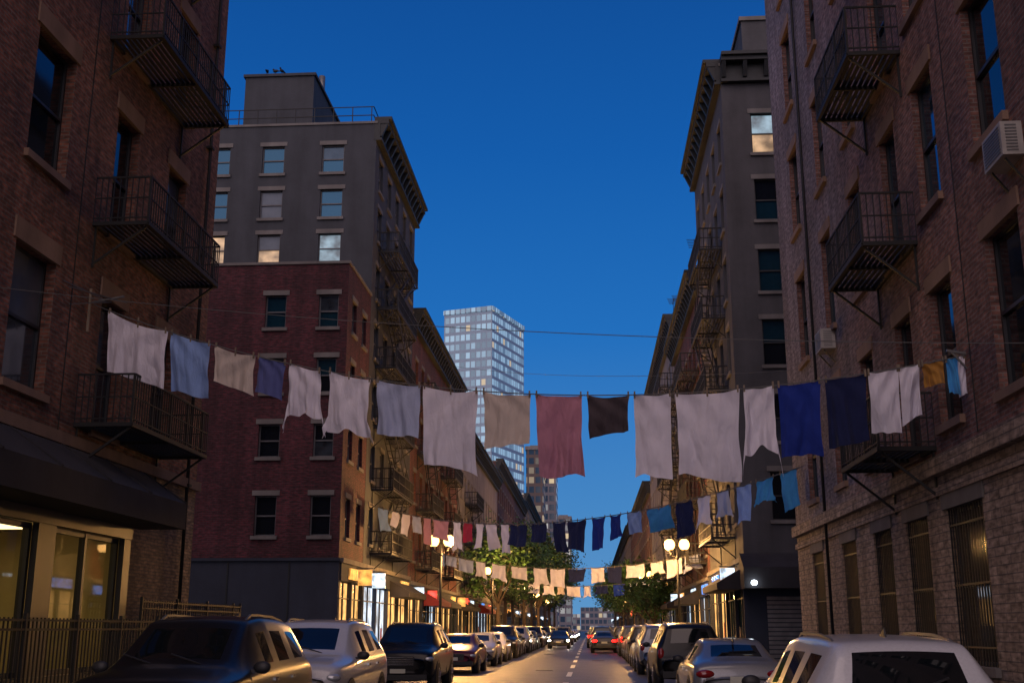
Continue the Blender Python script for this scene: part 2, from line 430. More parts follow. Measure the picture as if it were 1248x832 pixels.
def fire_escape(parent, f, u0, u1, levels, proj=1.0, pitch=.13, stair=True, name='fire_escape', r=.012, rail=1.0, slat=.11):
    mb = MB(); B = 'iron'
    for z in levels:
        for d in (.03, proj): mb.bar(f.p(u0, z, d), f.p(u1, z, d), .03, B, .045)
        for u in (u0, u1, (u0 + u1) / 2): mb.bar(f.p(u, z - .002, 0), f.p(u, z - .002, proj), .03, B, .04)
        n = int((proj) / slat)
        for i in range(1, n): mb.bar(f.p(u0, z + .03, proj * i / n), f.p(u1, z + .03, proj * i / n), .038, B, .012)
        for h in (.12, rail * .55, rail):
            rr = r * (1.5 if h == rail else 1)
            mb.bar(f.p(u0, z + h, proj), f.p(u1, z + h, proj), rr, B)
            for u in (u0, u1): mb.bar(f.p(u, z + h, 0), f.p(u, z + h, proj), rr, B)
        n = int((u1 - u0) / pitch)
        for i in range(n + 1):
            u = u0 + (u1 - u0) * i / n
            mb.bar(f.p(u, z, proj), f.p(u, z + rail, proj), r * (1.8 if i % 8 == 0 else .8), B)
        n = int(proj / pitch)
        for u in (u0, u1):
            for i in range(n):
                d = proj * i / n; mb.bar(f.p(u, z, d), f.p(u, z + rail, d), r * .8, B)
        for u in (u0 + .1, u1 - .1):
            mb.bar(f.p(u, z - .85, 0), f.p(u, z - .05, proj * .95), .022, B)
            mb.bar(f.p(u, z - .9, .03), f.p(u, z, .03), .02, B)
    if stair:
        for i in range(len(levels) - 1):
            z, z2 = levels[i], levels[i + 1]
            a, c = (u0 + .45, u1 - .55) if i % 2 == 0 else (u1 - .45, u0 + .55)
            for d in (proj * .35, proj * .9):
                mb.bar(f.p(a, z + .03, d), f.p(c, z2, d), .02, B, .06)
                mb.bar(f.p(a, z + .8, d), f.p(c, z2 + .8, d), r * 1.3, B)
            n = 11
            for k in range(1, n):
                t = k / n
                u = a + (c - a) * t; zz = z + (z2 - z) * t
                mb.bar(f.p(u, zz, proj * .35), f.p(u, zz, proj * .9), .08, B, .012)
                if k % 3 == 0:
                    mb.bar(f.p(u, zz, proj * .9), f.p(u, zz + .8, proj * .9), r, B)
    return mb.build(name, parent)

def shop(mb, wm, f, u0, u1, zt, litm='litshop', sign=None, awn=None, panel='slate'):
    n = max(1, int((u1 - u0) / 2.4)); s = (u1 - u0) / n
    obox(mb, f, u0 + .002, u1 - .002, 0.01, .55, -.1, .04, panel)
    for i in range(n + 1):
        u = u0 + s * i
        obox(mb, f, max(u0 + .003, u - .1), min(u1 - .003, u + .1), .551, zt - .75, -.1, .06, panel)
    for i in range(n):
        a, c = u0 + s * i + .12, u0 + s * (i + 1) - .12
        mm = litm if R.random() < .7 else 'glass'
        oquad(wm, f, a, c, .55, zt - .8, -.12, mm)
        obox(wm, f, a, c, zt - 1.45, zt - 1.4, -.1, -.02, 'frame')
        obox(wm, f, (a + c) / 2 - .025, (a + c) / 2 + .025, .56, zt - .8, -.1, -.03, 'frame')
        for k in range(4):
            uu = R.uniform(a + .1, c - .3); hh = R.uniform(.3, 1.3)
            obox(wm, f, uu, uu + R.uniform(.12, .4), .56, .56 + hh, -.11, -.07, R.choice(['wood', 'slate', 'frame', 'awnred']))
    obox(mb, f, u0 + .004, u1 - .004, zt - .748, zt - .05, -.1, .12, panel)
    if sign:
        uc = R.uniform(u0 + 1, u1 - 1)
        obox(wm, f, max(u0 + .1, uc - 1.3), min(u1 - .1, uc + 1.3), zt - .65, zt - .2, .121, .2, sign)
        if R.random() < .5:
            uu = R.uniform(u0 + .3, u1 - .3)
            obox(wm, f, uu - .06, uu + .06, zt - .85, zt - .2, .22, .8, sign); obox(wm, f, uu - .02, uu + .02, zt - .15, zt - .12, 0, .85, 'iron')
    if awn:
        z1 = zt - .3; z0 = zt - 1.1
        mb.hexa([f.p(u0 + .1, z0, .125), f.p(u1 - .1, z0, .125), f.p(u1 - .1, z0, 1.1), f.p(u0 + .1, z0, 1.1),
                 f.p(u0 + .1, z1, .125), f.p(u1 - .1, z1, .125), f.p(u1 - .1, z0 + .25, 1.1), f.p(u0 + .1, z0 + .25, 1.1)], awn)

def building(name, side, x, y0, y1, h, wall, cols, rows, w, front_cols=(), front_rows=(), ground=None, zt=4.0, corn=True,
             depth=16, litp=.06, lint='stone', fesc=None, shopk=None, fcorn=False, frame='frame', front_force=None, blindp=.2, corn_mat='cornice'):
    root = empty(name)
    f = FL(x) if side == 'L' else FR(x)
    xb = x - depth if side == 'L' else x + depth
    xa, xc = min(x, xb), max(x, xb)
    ff = FF(y0)
    mb = MB(); wm = MB()
    ops = []
    if cols:
        for (a, c) in cols:
            for (z0, z1) in rows: ops.append((a, c, z0, z1))
    gl = zt if shopk else 0
    facade(mb, f, y0, y1, gl, h, ops, wall)
    if shopk:
        oquad(mb, f, y0, y1, 0, gl, -.15, 'slate')
        k = shopk
        edges = [y0 + .05] + k['cuts'] + [y1 - .05]
        for i in range(len(edges) - 1):
            shop(mb, wm, f, edges[i], edges[i + 1], zt, k['lit'][i % len(k['lit'])], k['sign'][i % len(k['sign'])], k['awn'][i % len(k['awn'])], k.get('panel', 'slate'))
        obox(mb, f, y0, y1, zt - .05, zt + .14, -.1, .2, 'stone')
    for o in ops: window(mb, wm, f, o, wall, frame, litp, blindp, lint)
    fops = [(a, c, z0, z1) for (a, c) in front_cols for (z0, z1) in front_rows]
    facade(mb, ff, xa, xc, 0, h, fops, wall)
    for i, o in enumerate(fops):
        window(mb, wm, ff, o, wall, frame, litp, blindp, lint, force=(front_force or {}).get(i))
    mb.face([(xb, y0, 0), (xb, y1, 0), (xb, y1, h), (xb, y0, h)], wall)
    mb.face([(xa, y1, 0), (xc, y1, 0), (xc, y1, h), (xa, y1, h)], wall)
    mb.face([(xa + .02, y0 + .02, h - .7), (xc - .02, y0 + .02, h - .7), (xc - .02, y1 - .02, h - .7), (xa + .02, y1 - .02, h - .7)], 'roof')
    for (p, q) in (((xa - .06, y0 - .06), (xc + .06, y0 + .3)), ((xa - .06, y1 - .3), (xc + .06, y1 + .04)),
                   ((xa - .06, y0 + .301), (xa + .3, y1 - .301)), ((xc - .3, y0 + .301), (xc + .06, y1 - .301))):
        mb.box(p[0], q[0], p[1], q[1], h + .002, h + .12, 'stone')
    if corn: cornice(mb, f, y0 - .02, y1, h + .35, corn_mat)
    if fcorn:
        cornice(mb, ff, xa, xc, h + .36, corn_mat)
    mb.build('walls', root); wm.build('windows', root)
    if fesc:
        for fe in fesc: fire_escape(root, f, fe[0], fe[1], fe[2], proj=1.0, pitch=.2, r=.018, slat=.14)
    return root, f

# ------------------------------------------------------------------ left near building
XL = -10.0; XR = 6.2
root = empty('brick_apartment_building')
f = FL(XL); mb = MB(); wm = MB()
rowsL = [(5.75, 8.3), (9.95, 12.5), (14.15, 16.7), (18.35, 20.9)]
colsL = [(-3, -1.5), (2, 3.5), (7, 8.5), (12.3, 13.8), (18.4, 19.95), (22.05, 23.25), (25.1, 26.3)]
ops = [(a, c, z0 - (.28 if 22 < a < 24 else 0), z1) for (a, c) in colsL for (z0, z1) in rowsL]
gops = [(13.0, 16.0, .75, 3.45), (16.5, 20.1, .75, 3.45), (20.8, 24.0, .75, 3.45)]
facade(mb, f, -6, 28.5, 5.1, 24, ops, 'brickL')
facade(mb, f, -6, 28.5, 0, 5.1, gops, 'brickTanGlow')  # ground floor wall: warm light partly painted into the tan brick
obox(mb, f, -6, 28.55, 4.98, 5.2, -.05, .12, 'brownstone')
for o in ops: window(mb, wm, f, o, 'brickL', 'frame', 0, .15, 'brownstone', dep=.26, lh=.38, base='glassd' if R.random() < .4 else 'glass')
mb.face([(-10, 28.5, 0), (-26, 28.5, 0), (-26, 28.5, 24), (-10, 28.5, 24)], 'brickL')
mb.face([(-10, -6, 0), (-26, -6, 0), (-26, -6, 24), (-10, -6, 24)], 'brickL')
mb.face([(-26, -6, 0), (-26, 28.5, 0), (-26, 28.5, 24), (-26, -6, 24)], 'brickL')
mb.face([(-10, -6, 23.8), (-26, -6, 23.8), (-26, 28.5, 23.8), (-10, 28.5, 23.8)], 'roof')
cornice(mb, f, -6, 28.5, 24.5)
for (a, c) in ((12.4, 13.0), (16.0, 16.5), (20.1, 20.8), (24.0, 24.35)):
    obox(mb, f, a, c, 0, 3.75, -.02, .1, 'frame')
obox(mb, f, 12.4, 24.35, 3.452, 3.8, -.02, .13, 'frame')
obox(mb, f, 12.4, 24.35, .3, .748, -.02, .13, 'frame')
for o in gops:
    t = .09
    for (a, c) in ((o[0], o[0] + t), (o[1] - t, o[1]), ((o[0] + o[1]) / 2 - .05, (o[0] + o[1]) / 2 + .05)):
        obox(wm, f, a, c, o[2], o[3], -.16, -.03, 'frame')
    obox(wm, f, o[0] + t, o[1] - t, o[3] - .1, o[3], -.15, -.04, 'frame'); obox(wm, f, o[0] + t, o[1] - t, o[2], o[2] + .1, -.15, -.04, 'frame')
    oquad(wm, f, o[0], o[1], o[2], o[3], -.1, 'clear')
mb.cyl(f.p(27.6, 0.1, .09), f.p(27.6, 23.5, .09), .045, .045, 8, 'iron')
for z in range(2, 23, 3): obox(mb, f, 27.5, 27.7, z, z + .06, 0, .17, 'iron')
mb.bar(f.p(20.6, 5.2, .03), f.p(20.75, 23, .03), .009, 'iron')
rm = MB()
for q in ([(-14, 12, .3), (-14, 25, .3), (-14, 25, 3.7), (-14, 12, 3.7)], [(-14, 12, .3), (-10.3, 12, .3), (-10.3, 12, 3.7), (-14, 12, 3.7)],
          [(-14, 25, .3), (-10.3, 25, .3), (-10.3, 25, 3.7), (-14, 25, 3.7)], [(-14, 12, .3), (-10.3, 12, .3), (-10.3, 25, .3), (-14, 25, .3)],
          [(-14, 12, 3.7), (-10.3, 12, 3.7), (-10.3, 25, 3.7), (-14, 25, 3.7)]):
    rm.face(q, 'roomwall')
for y in (14.5, 18.2, 22.5): rm.box(-12.6, -11.6, y - .7, y + .7, 3.6, 3.66, 'roomlamp')
rm.box(-13.9, -13.2, 17, 19.4, .3, 2.4, 'wood'); rm.box(-13.95, -13.3, 21.2, 22.4, .3, 1.5, 'wood'); rm.box(-13.99, -13.9, 22.9, 24, 1.6, 2.5, 'frame')
rm.build('lobby_room', root)
mb.build('walls', root); wm.build('windows', root)
fire_escape(root, f, 21.3, 25.75, [5.45, 9.6, 13.8, 18.0], proj=1.15, pitch=.125, stair=False)
am = MB()
am.hexa([f.p(10, 3.7, .14), f.p(24.7, 3.7, .14), f.p(24.7, 3.7, 1.15), f.p(10, 3.7, 1.15),
         f.p(10, 4.95, .14), f.p(24.7, 4.95, .14), f.p(24.7, 4.25, 1.15), f.p(10, 4.25, 1.15)], 'awning')
for i in range(8): am.bar(f.p(10.5 + i * 2.02, 4.95, .14), f.p(10.5 + i * 2.02, 4.26, 1.16), .02, 'awning')
am.build('awning', root)

def iron_fence(name, pts, h, pitch=.13, zb=.13):
    mb = MB()
    for i in range(len(pts) - 1):
        a = Vector((*pts[i], 0)); c = Vector((*pts[i + 1], 0)); L_ = (c - a).length; n = int(L_ / pitch)
        for k in range(n + 1):
            p = a + (c - a) * (k / n)
            r = .028 if k % 14 == 0 else .011
            mb.bar(p + Vector((0, 0, zb)), p + Vector((0, 0, h + (.1 if k % 14 == 0 else .04))), r, 'iron')
        for z in (zb + .12, h - .14, h): mb.bar(a + Vector((0, 0, z)), c + Vector((0, 0, z)), .018, 'iron')
    mb.build(name)
iron_fence('iron_fence', [(-8.6, 10.), (-8.6, 23.6)], 1.72)
iron_fence('iron_fence', [(-9.5, 24.2), (-9.5, 31.2), (-13, 31.2)], 2.15, .15)

# ------------------------------------------------------------------ right near building
root = empty('brick_apartment_building')
f = FR(XR); mb = MB(); wm = MB()
YE = 34.7
rowsR = [(5.0, 7.45), (8.9, 11.4), (12.75, 15.25), (16.6, 19.1), (20.4, 22.9)]
colsR = [(-3, -1.6), (2, 3.4), (6, 7.4), (10, 11.4), (13.2, 14.5), (15.75, 17.15), (18.9, 20.1), (21.4, 22.5), (24.4, 25.5), (27.6, 28.7), (31.1, 32.3)]
ops = [(a, c, z0 - (.25 if 21 < a < 22 else 0), z1) for (a, c) in colsR for (z0, z1) in rowsR]
gops = [(10.5, 12.3, 1.0, 3.6), (14.2, 16.2, 1.0, 3.6), (18.4, 20.3, 1.0, 3.6), (21.4, 22.9, 1.0, 3.6), (24, 25.5, 1.0, 3.6), (27.2, 28.7, 1.0, 3.6), (31, 32.5, 1.0, 3.6)]
facade(mb, f, -6, YE, 4.35, 28, ops, 'brickR')
facade(mb, f, -6, YE, 0, 4.35, gops, 'stoneR')
obox(mb, f, -6, YE + .05, 4.2, 4.5, -.05, .14, 'stoneR')
obox(mb, f, -6, YE + .03, 3.85, 4.0, -.05, .06, 'stoneR')
for o in ops: window(mb, wm, f, o, 'brickR', 'frame', .0, .15, 'brownstone', dep=.2, lh=.28, base='glassd' if R.random() < .6 else 'glass')
for o in gops:
    window(mb, wm, f, o, 'stoneR', 'frame', 0, .0, 'stone', dep=.22, lh=.3, force=('glassd', 'glassd'))
    n = int((o[1] - o[0]) / .13)
    for i in range(n + 1):
        u = o[0] + .02 + (o[1] - o[0] - .04) * i / n; wm.bar(f.p(u, o[2] + .02, -.05), f.p(u, o[3] - .02, -.05), .011, 'iron')
    for z in (o[2] + .3, (o[2] + o[3]) / 2, o[3] - .3): wm.bar(f.p(o[0], z, -.05), f.p(o[1], z, -.05), .016, 'iron')
mb.cyl(f.p(30.0, 0.1, .09), f.p(30.0, 27.5, .09), .04, .04, 8, 'iron')
mb.bar(f.p(18.2, 4.6, .03), f.p(18.1, 27, .03), .008, 'iron')
mb.face([(6.2, YE, 0), (24, YE, 0), (24, YE, 28), (6.2, YE, 28)], 'brickR')
mb.face([(6.2, -6, 0), (24, -6, 0), (24, -6, 28), (6.2, -6, 28)], 'brickR')
mb.face([(24, -6, 0), (24, YE, 0), (24, YE, 28), (24, -6, 28)], 'brickR')
mb.face([(6.2, -6, 27.8), (24, -6, 27.8), (24, YE, 27.8), (6.2, YE, 27.8)], 'roof')
cornice(mb, f, -6, YE, 28.5)
mb.build('walls', root); wm.build('windows', root)
fire_escape(root, f, 20.5, 23.5, [4.7, 8.55, 12.45, 16.3], proj=1.0, pitch=.125, stair=False)

def ac_unit(u, z, w=.75, h=.5, d=.55):
    mb = MB(); f = FR(XR)
    obox(mb, f, u, u + w, z, z + h, -.1, d, 'acwhite')
    for i in range(9):
        zz = z + .06 + i * (h - .12) / 8
        obox(mb, f, u + .06, u + w - .06, zz - .008, zz + .012, d + .001, d + .012, 'metal')
        for uu in (u - .008, u + w - .008): obox(mb, f, uu, uu + .016, zz - .008, zz + .012, .08, d - .06, 'metal')
    mb.bar(f.p(u + .1, z - .35, .01), f.p(u + .1, z - .02, d * .8), .015, 'iron'); mb.bar(f.p(u + w - .1, z - .35, .01), f.p(u + w - .1, z - .02, d * .8), .015, 'iron')
    mb.build('air_conditioner')
ac_unit(15.25, 8.05, .75, .5, .3); ac_unit(27.8, 8.33, .75, .5, .35)

# ------------------------------------------------------------------ left row
GD = ('glassd', 'glassd')
building('red_brick_building', 'L', XL, 45.7, 50.65, 16.7, 'brickRed', auto_cols(46, 50.4, 2, .9),
         [(5.2, 6.85), (8.4, 9.8), (11.1, 12.6), (13.9, 15.35)], .9,
         front_cols=[(-13.55, -12.65), (-11.25, -10.4), (-20, -19.1)], front_rows=[(5.2, 6.85), (8.4, 9.8), (11.1, 12.6), (13.9, 15.35)],
         corn=False, litp=.0, blindp=.2, frame='framew', front_force={7: ('glass2', 'glass'), 3: ('glass', 'glass'), 0: GD, 1: GD, 4: GD, 5: ('glassd', 'glass2'), 2: GD, 6: ('glass', 'glassd')}, zt=4.2,
         shopk=dict(cuts=[], lit=['litshop'], sign=['signy'], awn=[None], panel='slate'))
pm = MB(); ff = FF(45.7)
obox(pm, ff, -26, -9.95, 0, 4.2, -.05, .12, 'slate'); obox(pm, ff, -26, -9.9, 4.21, 4.33, -.05, .2, 'slate')
for u in (-17, -14.5, -12): obox(pm, ff, u, u + .06, 0, 4.2, .1, .15, 'cornice')
pm.build('ground_floor_panels', bpy.data.objects['red_brick_building'])
frc = [(-12.65, -11.55), (-15.6, -14.5), (-18.3, -17.2), (-21, -20)]
frr = [(16.05, 17.5), (18.4, 19.9), (20.7, 22.15), (23.0, 24.45)]
ffc = {1: ('litc', 'litc'), 2: ('glass', 'glass'), 3: ('glass2', 'glass'), 5: ('blind', 'litw'), 6: ('blind', 'blind'), 7: ('glass', 'glass'), 9: ('litw', 'litw'), 10: ('glass', 'glass'), 11: ('glass', 'glass')}
building('grey_apartment_building', 'L', XL, 50.7, 63.4, 25.5, 'grey', auto_cols(51, 63.2, 5, 1.05),
         [(z, z + 1.7) for z in (5.3, 8.2, 11.1, 14.0, 16.9, 19.8, 22.4)], 1, front_cols=frc, front_rows=frr,
         litp=.08, front_force=ffc, frame='framew', fesc=[(52.2, 58.4, [4.9, 7.8, 10.7, 13.6, 16.5, 19.4])],
         shopk=dict(cuts=[57], lit=['litshopc', 'litshop'], sign=['signw', 'signy'], awn=[None, 'awning']), zt=4.2)
gb = bpy.data.objects['grey_apartment_building']
pm = MB(); pm.box(-17.75, -14.06, 54, 60, 24.8, 29.9, 'grey'); pm.box(-17.85, -13.96, 53.9, 60.1, 29.9, 30.05, 'grey')
pm.box(-14.0, -12.6, 55.5, 60, 24.8, 27.6, 'grey'); pm.cyl((-14.4, 57, 30.05), (-14.4, 57, 31.4), .18, .18, 10, 'metal')
for x in range(17): pm.bar((-25.5 + x * .95, 50.9, 25.6), (-25.5 + x * .95, 50.9, 26.5), .02, 'iron')
for z in (26.05, 26.5): pm.bar((-25.5, 50.9, z), (-10.2, 50.9, z), .018, 'iron')
for z in (26.05, 26.5): pm.bar((-10.2, 50.9, z), (-10.2, 63, z), .018, 'iron')
pm.build('roof_bulkhead', gb)
def bird(x, y, z, a):
    e = empty('pigeon', (x, y, z), a); mb = MB()
    mb.ball((0, 0, .16), .075, .15, .085, 'iron'); mb.ball((0, .13, .27), .045, .055, .05, 'iron')
    mb.cyl((0, .09, .2), (0, .13, .27), .05, .035, 8, 'iron')
    mb.hexa([(-.03, -.3, .1), (.03, -.3, .1), (.05, -.1, .13), (-.05, -.1, .13), (-.03, -.3, .12), (.03, -.3, .12), (.05, -.1, .18), (-.05, -.1, .18)], 'iron')
    mb.cyl((0, .17, .27), (0, .22, .26), .012, .003, 6, 'iron')
    for s in (-.03, .03): mb.cyl((s, .02, 0), (s, .01, .12), .008, .01, 6, 'iron')
    mb.build('body', e)
for i, x in enumerate((-16.6, -16.15, -15.8)): bird(x, 53.95, 30.05, i * 1.3)

building('red_brick_building', 'L', XL, 63.45, 87, 19.4, 'brickRed2', auto_cols(64, 86.5, 9, 1.1), [(z, z + 1.8) for z in (5.3, 8.6, 11.9, 15.2)], 1.1,
         litp=.12, fesc=[(66, 71, [4.9, 8.2, 11.5, 14.8]), (77, 82, [4.9, 8.2, 11.5, 14.8])],
         shopk=dict(cuts=[69, 75, 81], lit=['litshop', 'litshopc', 'litshop'], sign=['signw', 'signr', None, 'signy'], awn=[None, 'awnred', 'awning', None]))
building('stucco_row_building', 'L', XL + .05, 87.05, 125, 17, 'grey3', auto_cols(88, 124.5, 13, 1.2), [(z, z + 1.8) for z in (5.2, 8.4, 11.6)], 1.1, litp=.14,
         fesc=[(92, 98, [4.9, 8.1, 11.3])],
         shopk=dict(cuts=[95, 103, 112, 118], lit=['litshop', 'litshop', 'litshopc'], sign=['signr', 'signw', 'signb'], awn=['awning', None, 'awnred']))
building('brick_row_building', 'L', XL, 125.05, 180, 19.5, 'brickMaroon', auto_cols(126, 179, 16, 1.2), [(z, z + 1.8) for z in (5.2, 8.6, 12, 15.4)], 1.1, litp=.15,
         shopk=dict(cuts=[140, 152, 165], lit=['litshop', 'litshopc'], sign=['signw', 'signy'], awn=[None, 'awning']))
building('tan_row_building', 'L', XL + .04, 180.05, 300, 22, 'tanp', auto_cols(182, 299, 28, 1.4), [(z, z + 1.8) for z in (5.2, 8.6, 12, 15.4, 18.6)], 1.1, litp=.2,
         shopk=dict(cuts=[200, 220, 240, 270], lit=['litshop', 'litshopc'], sign=['signw', 'signy'], awn=[None, 'awning']))
# ------------------------------------------------------------------ right row
rR = [(5.8, 7.8), (9.0, 11.0), (12.2, 14.2), (15.4, 17.3), (18.6, 20.5), (21.7, 23.6)]
building('grey_apartment_building', 'R', XR, 46.7, 59.6, 25.9, 'grey2', auto_cols(47, 59.4, 5, 1.05), rR, 1, front_cols=[(7.42, 8.44), (10.5, 11.5), (13.5, 14.5)],
         front_rows=rR, fcorn=True, litp=.06, frame='frame', front_force={5: ('litc', 'litw'), 0: GD, 1: ('glassd', 'glass2'), 2: ('glass', 'glassd'), 3: ('glass', 'glass'), 4: ('glassd', 'glass')},
         fesc=[(49, 54.5, [5.3, 8.5, 11.7, 14.9, 18.1])],
         shopk=dict(cuts=[53], lit=['litshopc', 'litshop'], sign=['signw', 'signb'], awn=['awning', None]), zt=4.2)
gb = [o for o in bpy.data.objects if o.name.startswith('grey_apartment_building')][-1]
pm = MB(); ff = FF(46.7)
obox(pm, ff, 6.1, 13, 0, 4.2, -.05, .12, 'slate')
pm.hexa([ff.p(6.0, 3.1, .13), ff.p(11, 3.1, .13), ff.p(11, 3.1, 1.3), ff.p(6.0, 3.1, 1.3), ff.p(6.0, 4.5, .13), ff.p(11, 4.5, .13), ff.p(11, 3.9, 1.3), ff.p(6.0, 3.9, 1.3)], 'awning')
for z in [.3 + .17 * i for i in range(15)]: obox(pm, ff, 7.0, 8.9, z, z + .13, .121, .15, 'metal')
pm.box(7.6, 11.5, 49, 55, 25, 29.4, 'grey2'); pm.box(7.5, 11.6, 48.9, 55.1, 29.4, 29.6, 'stone')
pm.ball((6.35, 45.2, 3.3), .12, .12, .1, 'bulb')
pm.build('ground_floor_and_roof_bulkhead', gb)
building('red_brick_building', 'R', XR, 59.65, 78, 20.2, 'brickRed2', auto_cols(60, 77.6, 7, 1.1), [(z, z + 1.8) for z in (5.3, 8.6, 11.9, 15.6)], 1.1, litp=.08,
         fesc=[(61, 66.5, [4.9, 8.2, 11.5, 15.2]), (70, 75, [4.9, 8.2, 11.5, 15.2])],
         shopk=dict(cuts=[65, 71], lit=['litshopc', 'litshop'], sign=['signb', 'signw', 'signy'], awn=[None, 'awning', None]))
building('stucco_row_building', 'R', XR + .05, 78.05, 114, 22.8, 'grey3', auto_cols(79, 113.5, 12, 1.2), [(z, z + 1.8) for z in (5.2, 8.6, 12, 15.4, 18.6)], 1.1, litp=.1,
         fesc=[(80, 86, [4.9, 8.3, 11.7, 15.1, 18.3])],
         shopk=dict(cuts=[88, 97, 106], lit=['litshop', 'litshopc'], sign=['signw', 'signr'], awn=['awning', None]))
building('brick_row_building', 'R', XR, 114.05, 170, 15.5, 'brickMaroon', auto_cols(115, 169, 16, 1.2), [(z, z + 1.8) for z in (5.2, 8.6, 12)], 1.1, litp=.12,
         shopk=dict(cuts=[130, 142, 155], lit=['litshop', 'litshopc'], sign=['signr', 'signy'], awn=[None, 'awning']))
building('tan_row_building', 'R', XR + .04, 170.05, 300, 16, 'tanp', auto_cols(172, 299, 28, 1.4), [(z, z + 1.8) for z in (5.2, 8.6, 12)], 1.1, litp=.2,
         shopk=dict(cuts=[200, 220, 240, 270], lit=['litshop', 'litshopc'], sign=['signw', 'signy'], awn=[None, 'awning']))

def antenna(x, y, z, s=1):
    mb = MB(); mb.cyl((x, y, z - .7), (x, y, z + 2.6 * s), .03, .02, 6, 'iron')
    mb.bar((x, y - .8, z + 2.4 * s), (x, y + .8, z + 2.4 * s), .015, 'iron')
    for k in range(6):
        w = .5 - .05 * k; yy = y - .7 + k * .28
        mb.bar((x - w, yy, z + 2.4 * s), (x + w, yy, z + 2.4 * s), .012, 'iron')
    mb.build('rooftop_antenna')
antenna(6.3, 62, 20.2, 1.1); antenna(6.4, 67, 20.2, .8); antenna(6.3, 74, 20.2, 1.2); antenna(-11, 60, 25.5, 1.0); antenna(6.6, 82, 22.8, 1)

# ------------------------------------------------------------------ distant towers
def tower(name, c, ang, w1, w2, h, mat, capm='grey3'):
    mb = MB(); c = Vector(c)
    a = Vector((math.cos(ang), math.sin(ang))); b_ = Vector((-math.sin(ang), math.cos(ang)))
    P = [c, c + a * w1, c + a * w1 + b_ * w2, c + b_ * w2]
    for i in range(4):
        p, q = P[i], P[(i + 1) % 4]
        mb.face([(p.x, p.y, 0), (q.x, q.y, 0), (q.x, q.y, h), (p.x, p.y, h)], mat)
    mb.face([(p.x, p.y, h) for p in P], 'roof')
    cc = (P[0] + P[2]) / 2
    Q = [cc + (p - cc) * .6 for p in P]
    mb.hexa([(p.x, p.y, h + .01) for p in Q] + [(p.x, p.y, h + 2) for p in Q], capm)
    for i in range(4):
        p, q = P[i], P[(i + 1) % 4]; mb.bar((p.x, p.y, h + .5), (q.x, q.y, h + .5), .3, capm, .6)
    mb.build(name)
M['tw1'] = tower_mat('glass_curtain_wall', (.30, .40, .50), (.52, .78, 1), 1.5, 2.6, .55, .50, .96, e0=.15, glass=(.10, .16, .22))
M['tw2'] = tower_mat('brick_tower_wall', (.12, .085, .075), (1, .72, .4), 2.2, 3.2, 1.2, 1.2)
M['tw3'] = tower_mat('concrete_tower_wall', (.16, .15, .17), (.9, .85, .8), 2.4, 3.3, 1.1, 1.0)
tower('glass_office_tower', (-25.4, 300), math.radians(72), 24, 14.5, 86.5, 'tw1', 'tw1')
tower('brick_tower', (-20.5, 380), 0, 5.8, 20, 60, 'tw2')
tower('concrete_tower', (-18, 420), 0, 6.5, 20, 60, 'tw3')
tower('concrete_tower', (-13.5, 470), 0, 6.5, 20, 45, 'tw3')
mb = MB(); x = -160
while x < 160:
    w = R.uniform(9, 18); h = R.uniform(8, 15) + (10 if abs(x) > 30 else 0)
    mb.box(x, x + w - .3, 640, 655, 0, h, M[R.choice(['tw2', 'tw3'])]); x += w
mb.build('distant_buildings')

# ------------------------------------------------------------------ ground
M['asphalt'] = pbr('asphalt', (.050, .048, .052), .45, var=.45, vscale=1.2, bump=.4, bscale=60)
M['concrete'] = brick('sidewalk_concrete', (.25, .24, .22), (.21, .205, .2), (.11, .105, .1), .3, bw=1.5, rh=1.5, ms=.02)
M['kerb'] = pbr('kerb_stone', (.25, .24, .23), .8, var=.25)
M['paint'] = pbr('road_paint', (.7, .7, .66), .6, var=.25, vscale=4)
M['groundm'] = pbr('ground_dark', (.06, .058, .055), .9, var=.3, vscale=.3)
mb = MB(); mb.face([(-3000, -3000, -.004), (3000, -3000, -.004), (3000, 3000, -.004), (-3000, 3000, -.004)], 'groundm'); mb.build('ground')
KL, KR = -6.2, 3.8
mb = MB(); mb.face([(KL, -60, 0), (KR, -60, 0), (KR, 640, 0), (KL, 640, 0)], 'asphalt'); mb.build('road')
mb = MB(); mb.box(XL, KL - .16, -60, 640, -.1, .13, 'concrete'); mb.box(KL - .158, KL, -60, 640, -.1, .135, 'kerb'); mb.box(-30, XL - .001, 28.6, 45.6, -.1, .128, 'concrete'); mb.build('sidewalk')
mb = MB(); mb.box(KR + .16, XR, -60, 640, -.1, .13, 'concrete'); mb.box(KR, KR + .158, -60, 640, -.1, .135, 'kerb'); mb.box(XR + .001, 24, 34.8, 46.6, -.1, .128, 'concrete'); mb.build('sidewalk')
mb = MB()
y = -10
while y < 300:
    mb.face([(-.84, y, .004), (-.66, y, .004), (-.66, y + 4, .004), (-.84, y + 4, .004)], 'paint'); y += 8.4
mb.build('road_markings')
mb = MB()
for (x, y) in ((-1.8, 46), (.4, 60), (-2.6, 75)):
    mb.cyl((x, y, .001), (x, y, .012), .33, .33, 20, 'iron')
mb.build('manhole_covers')

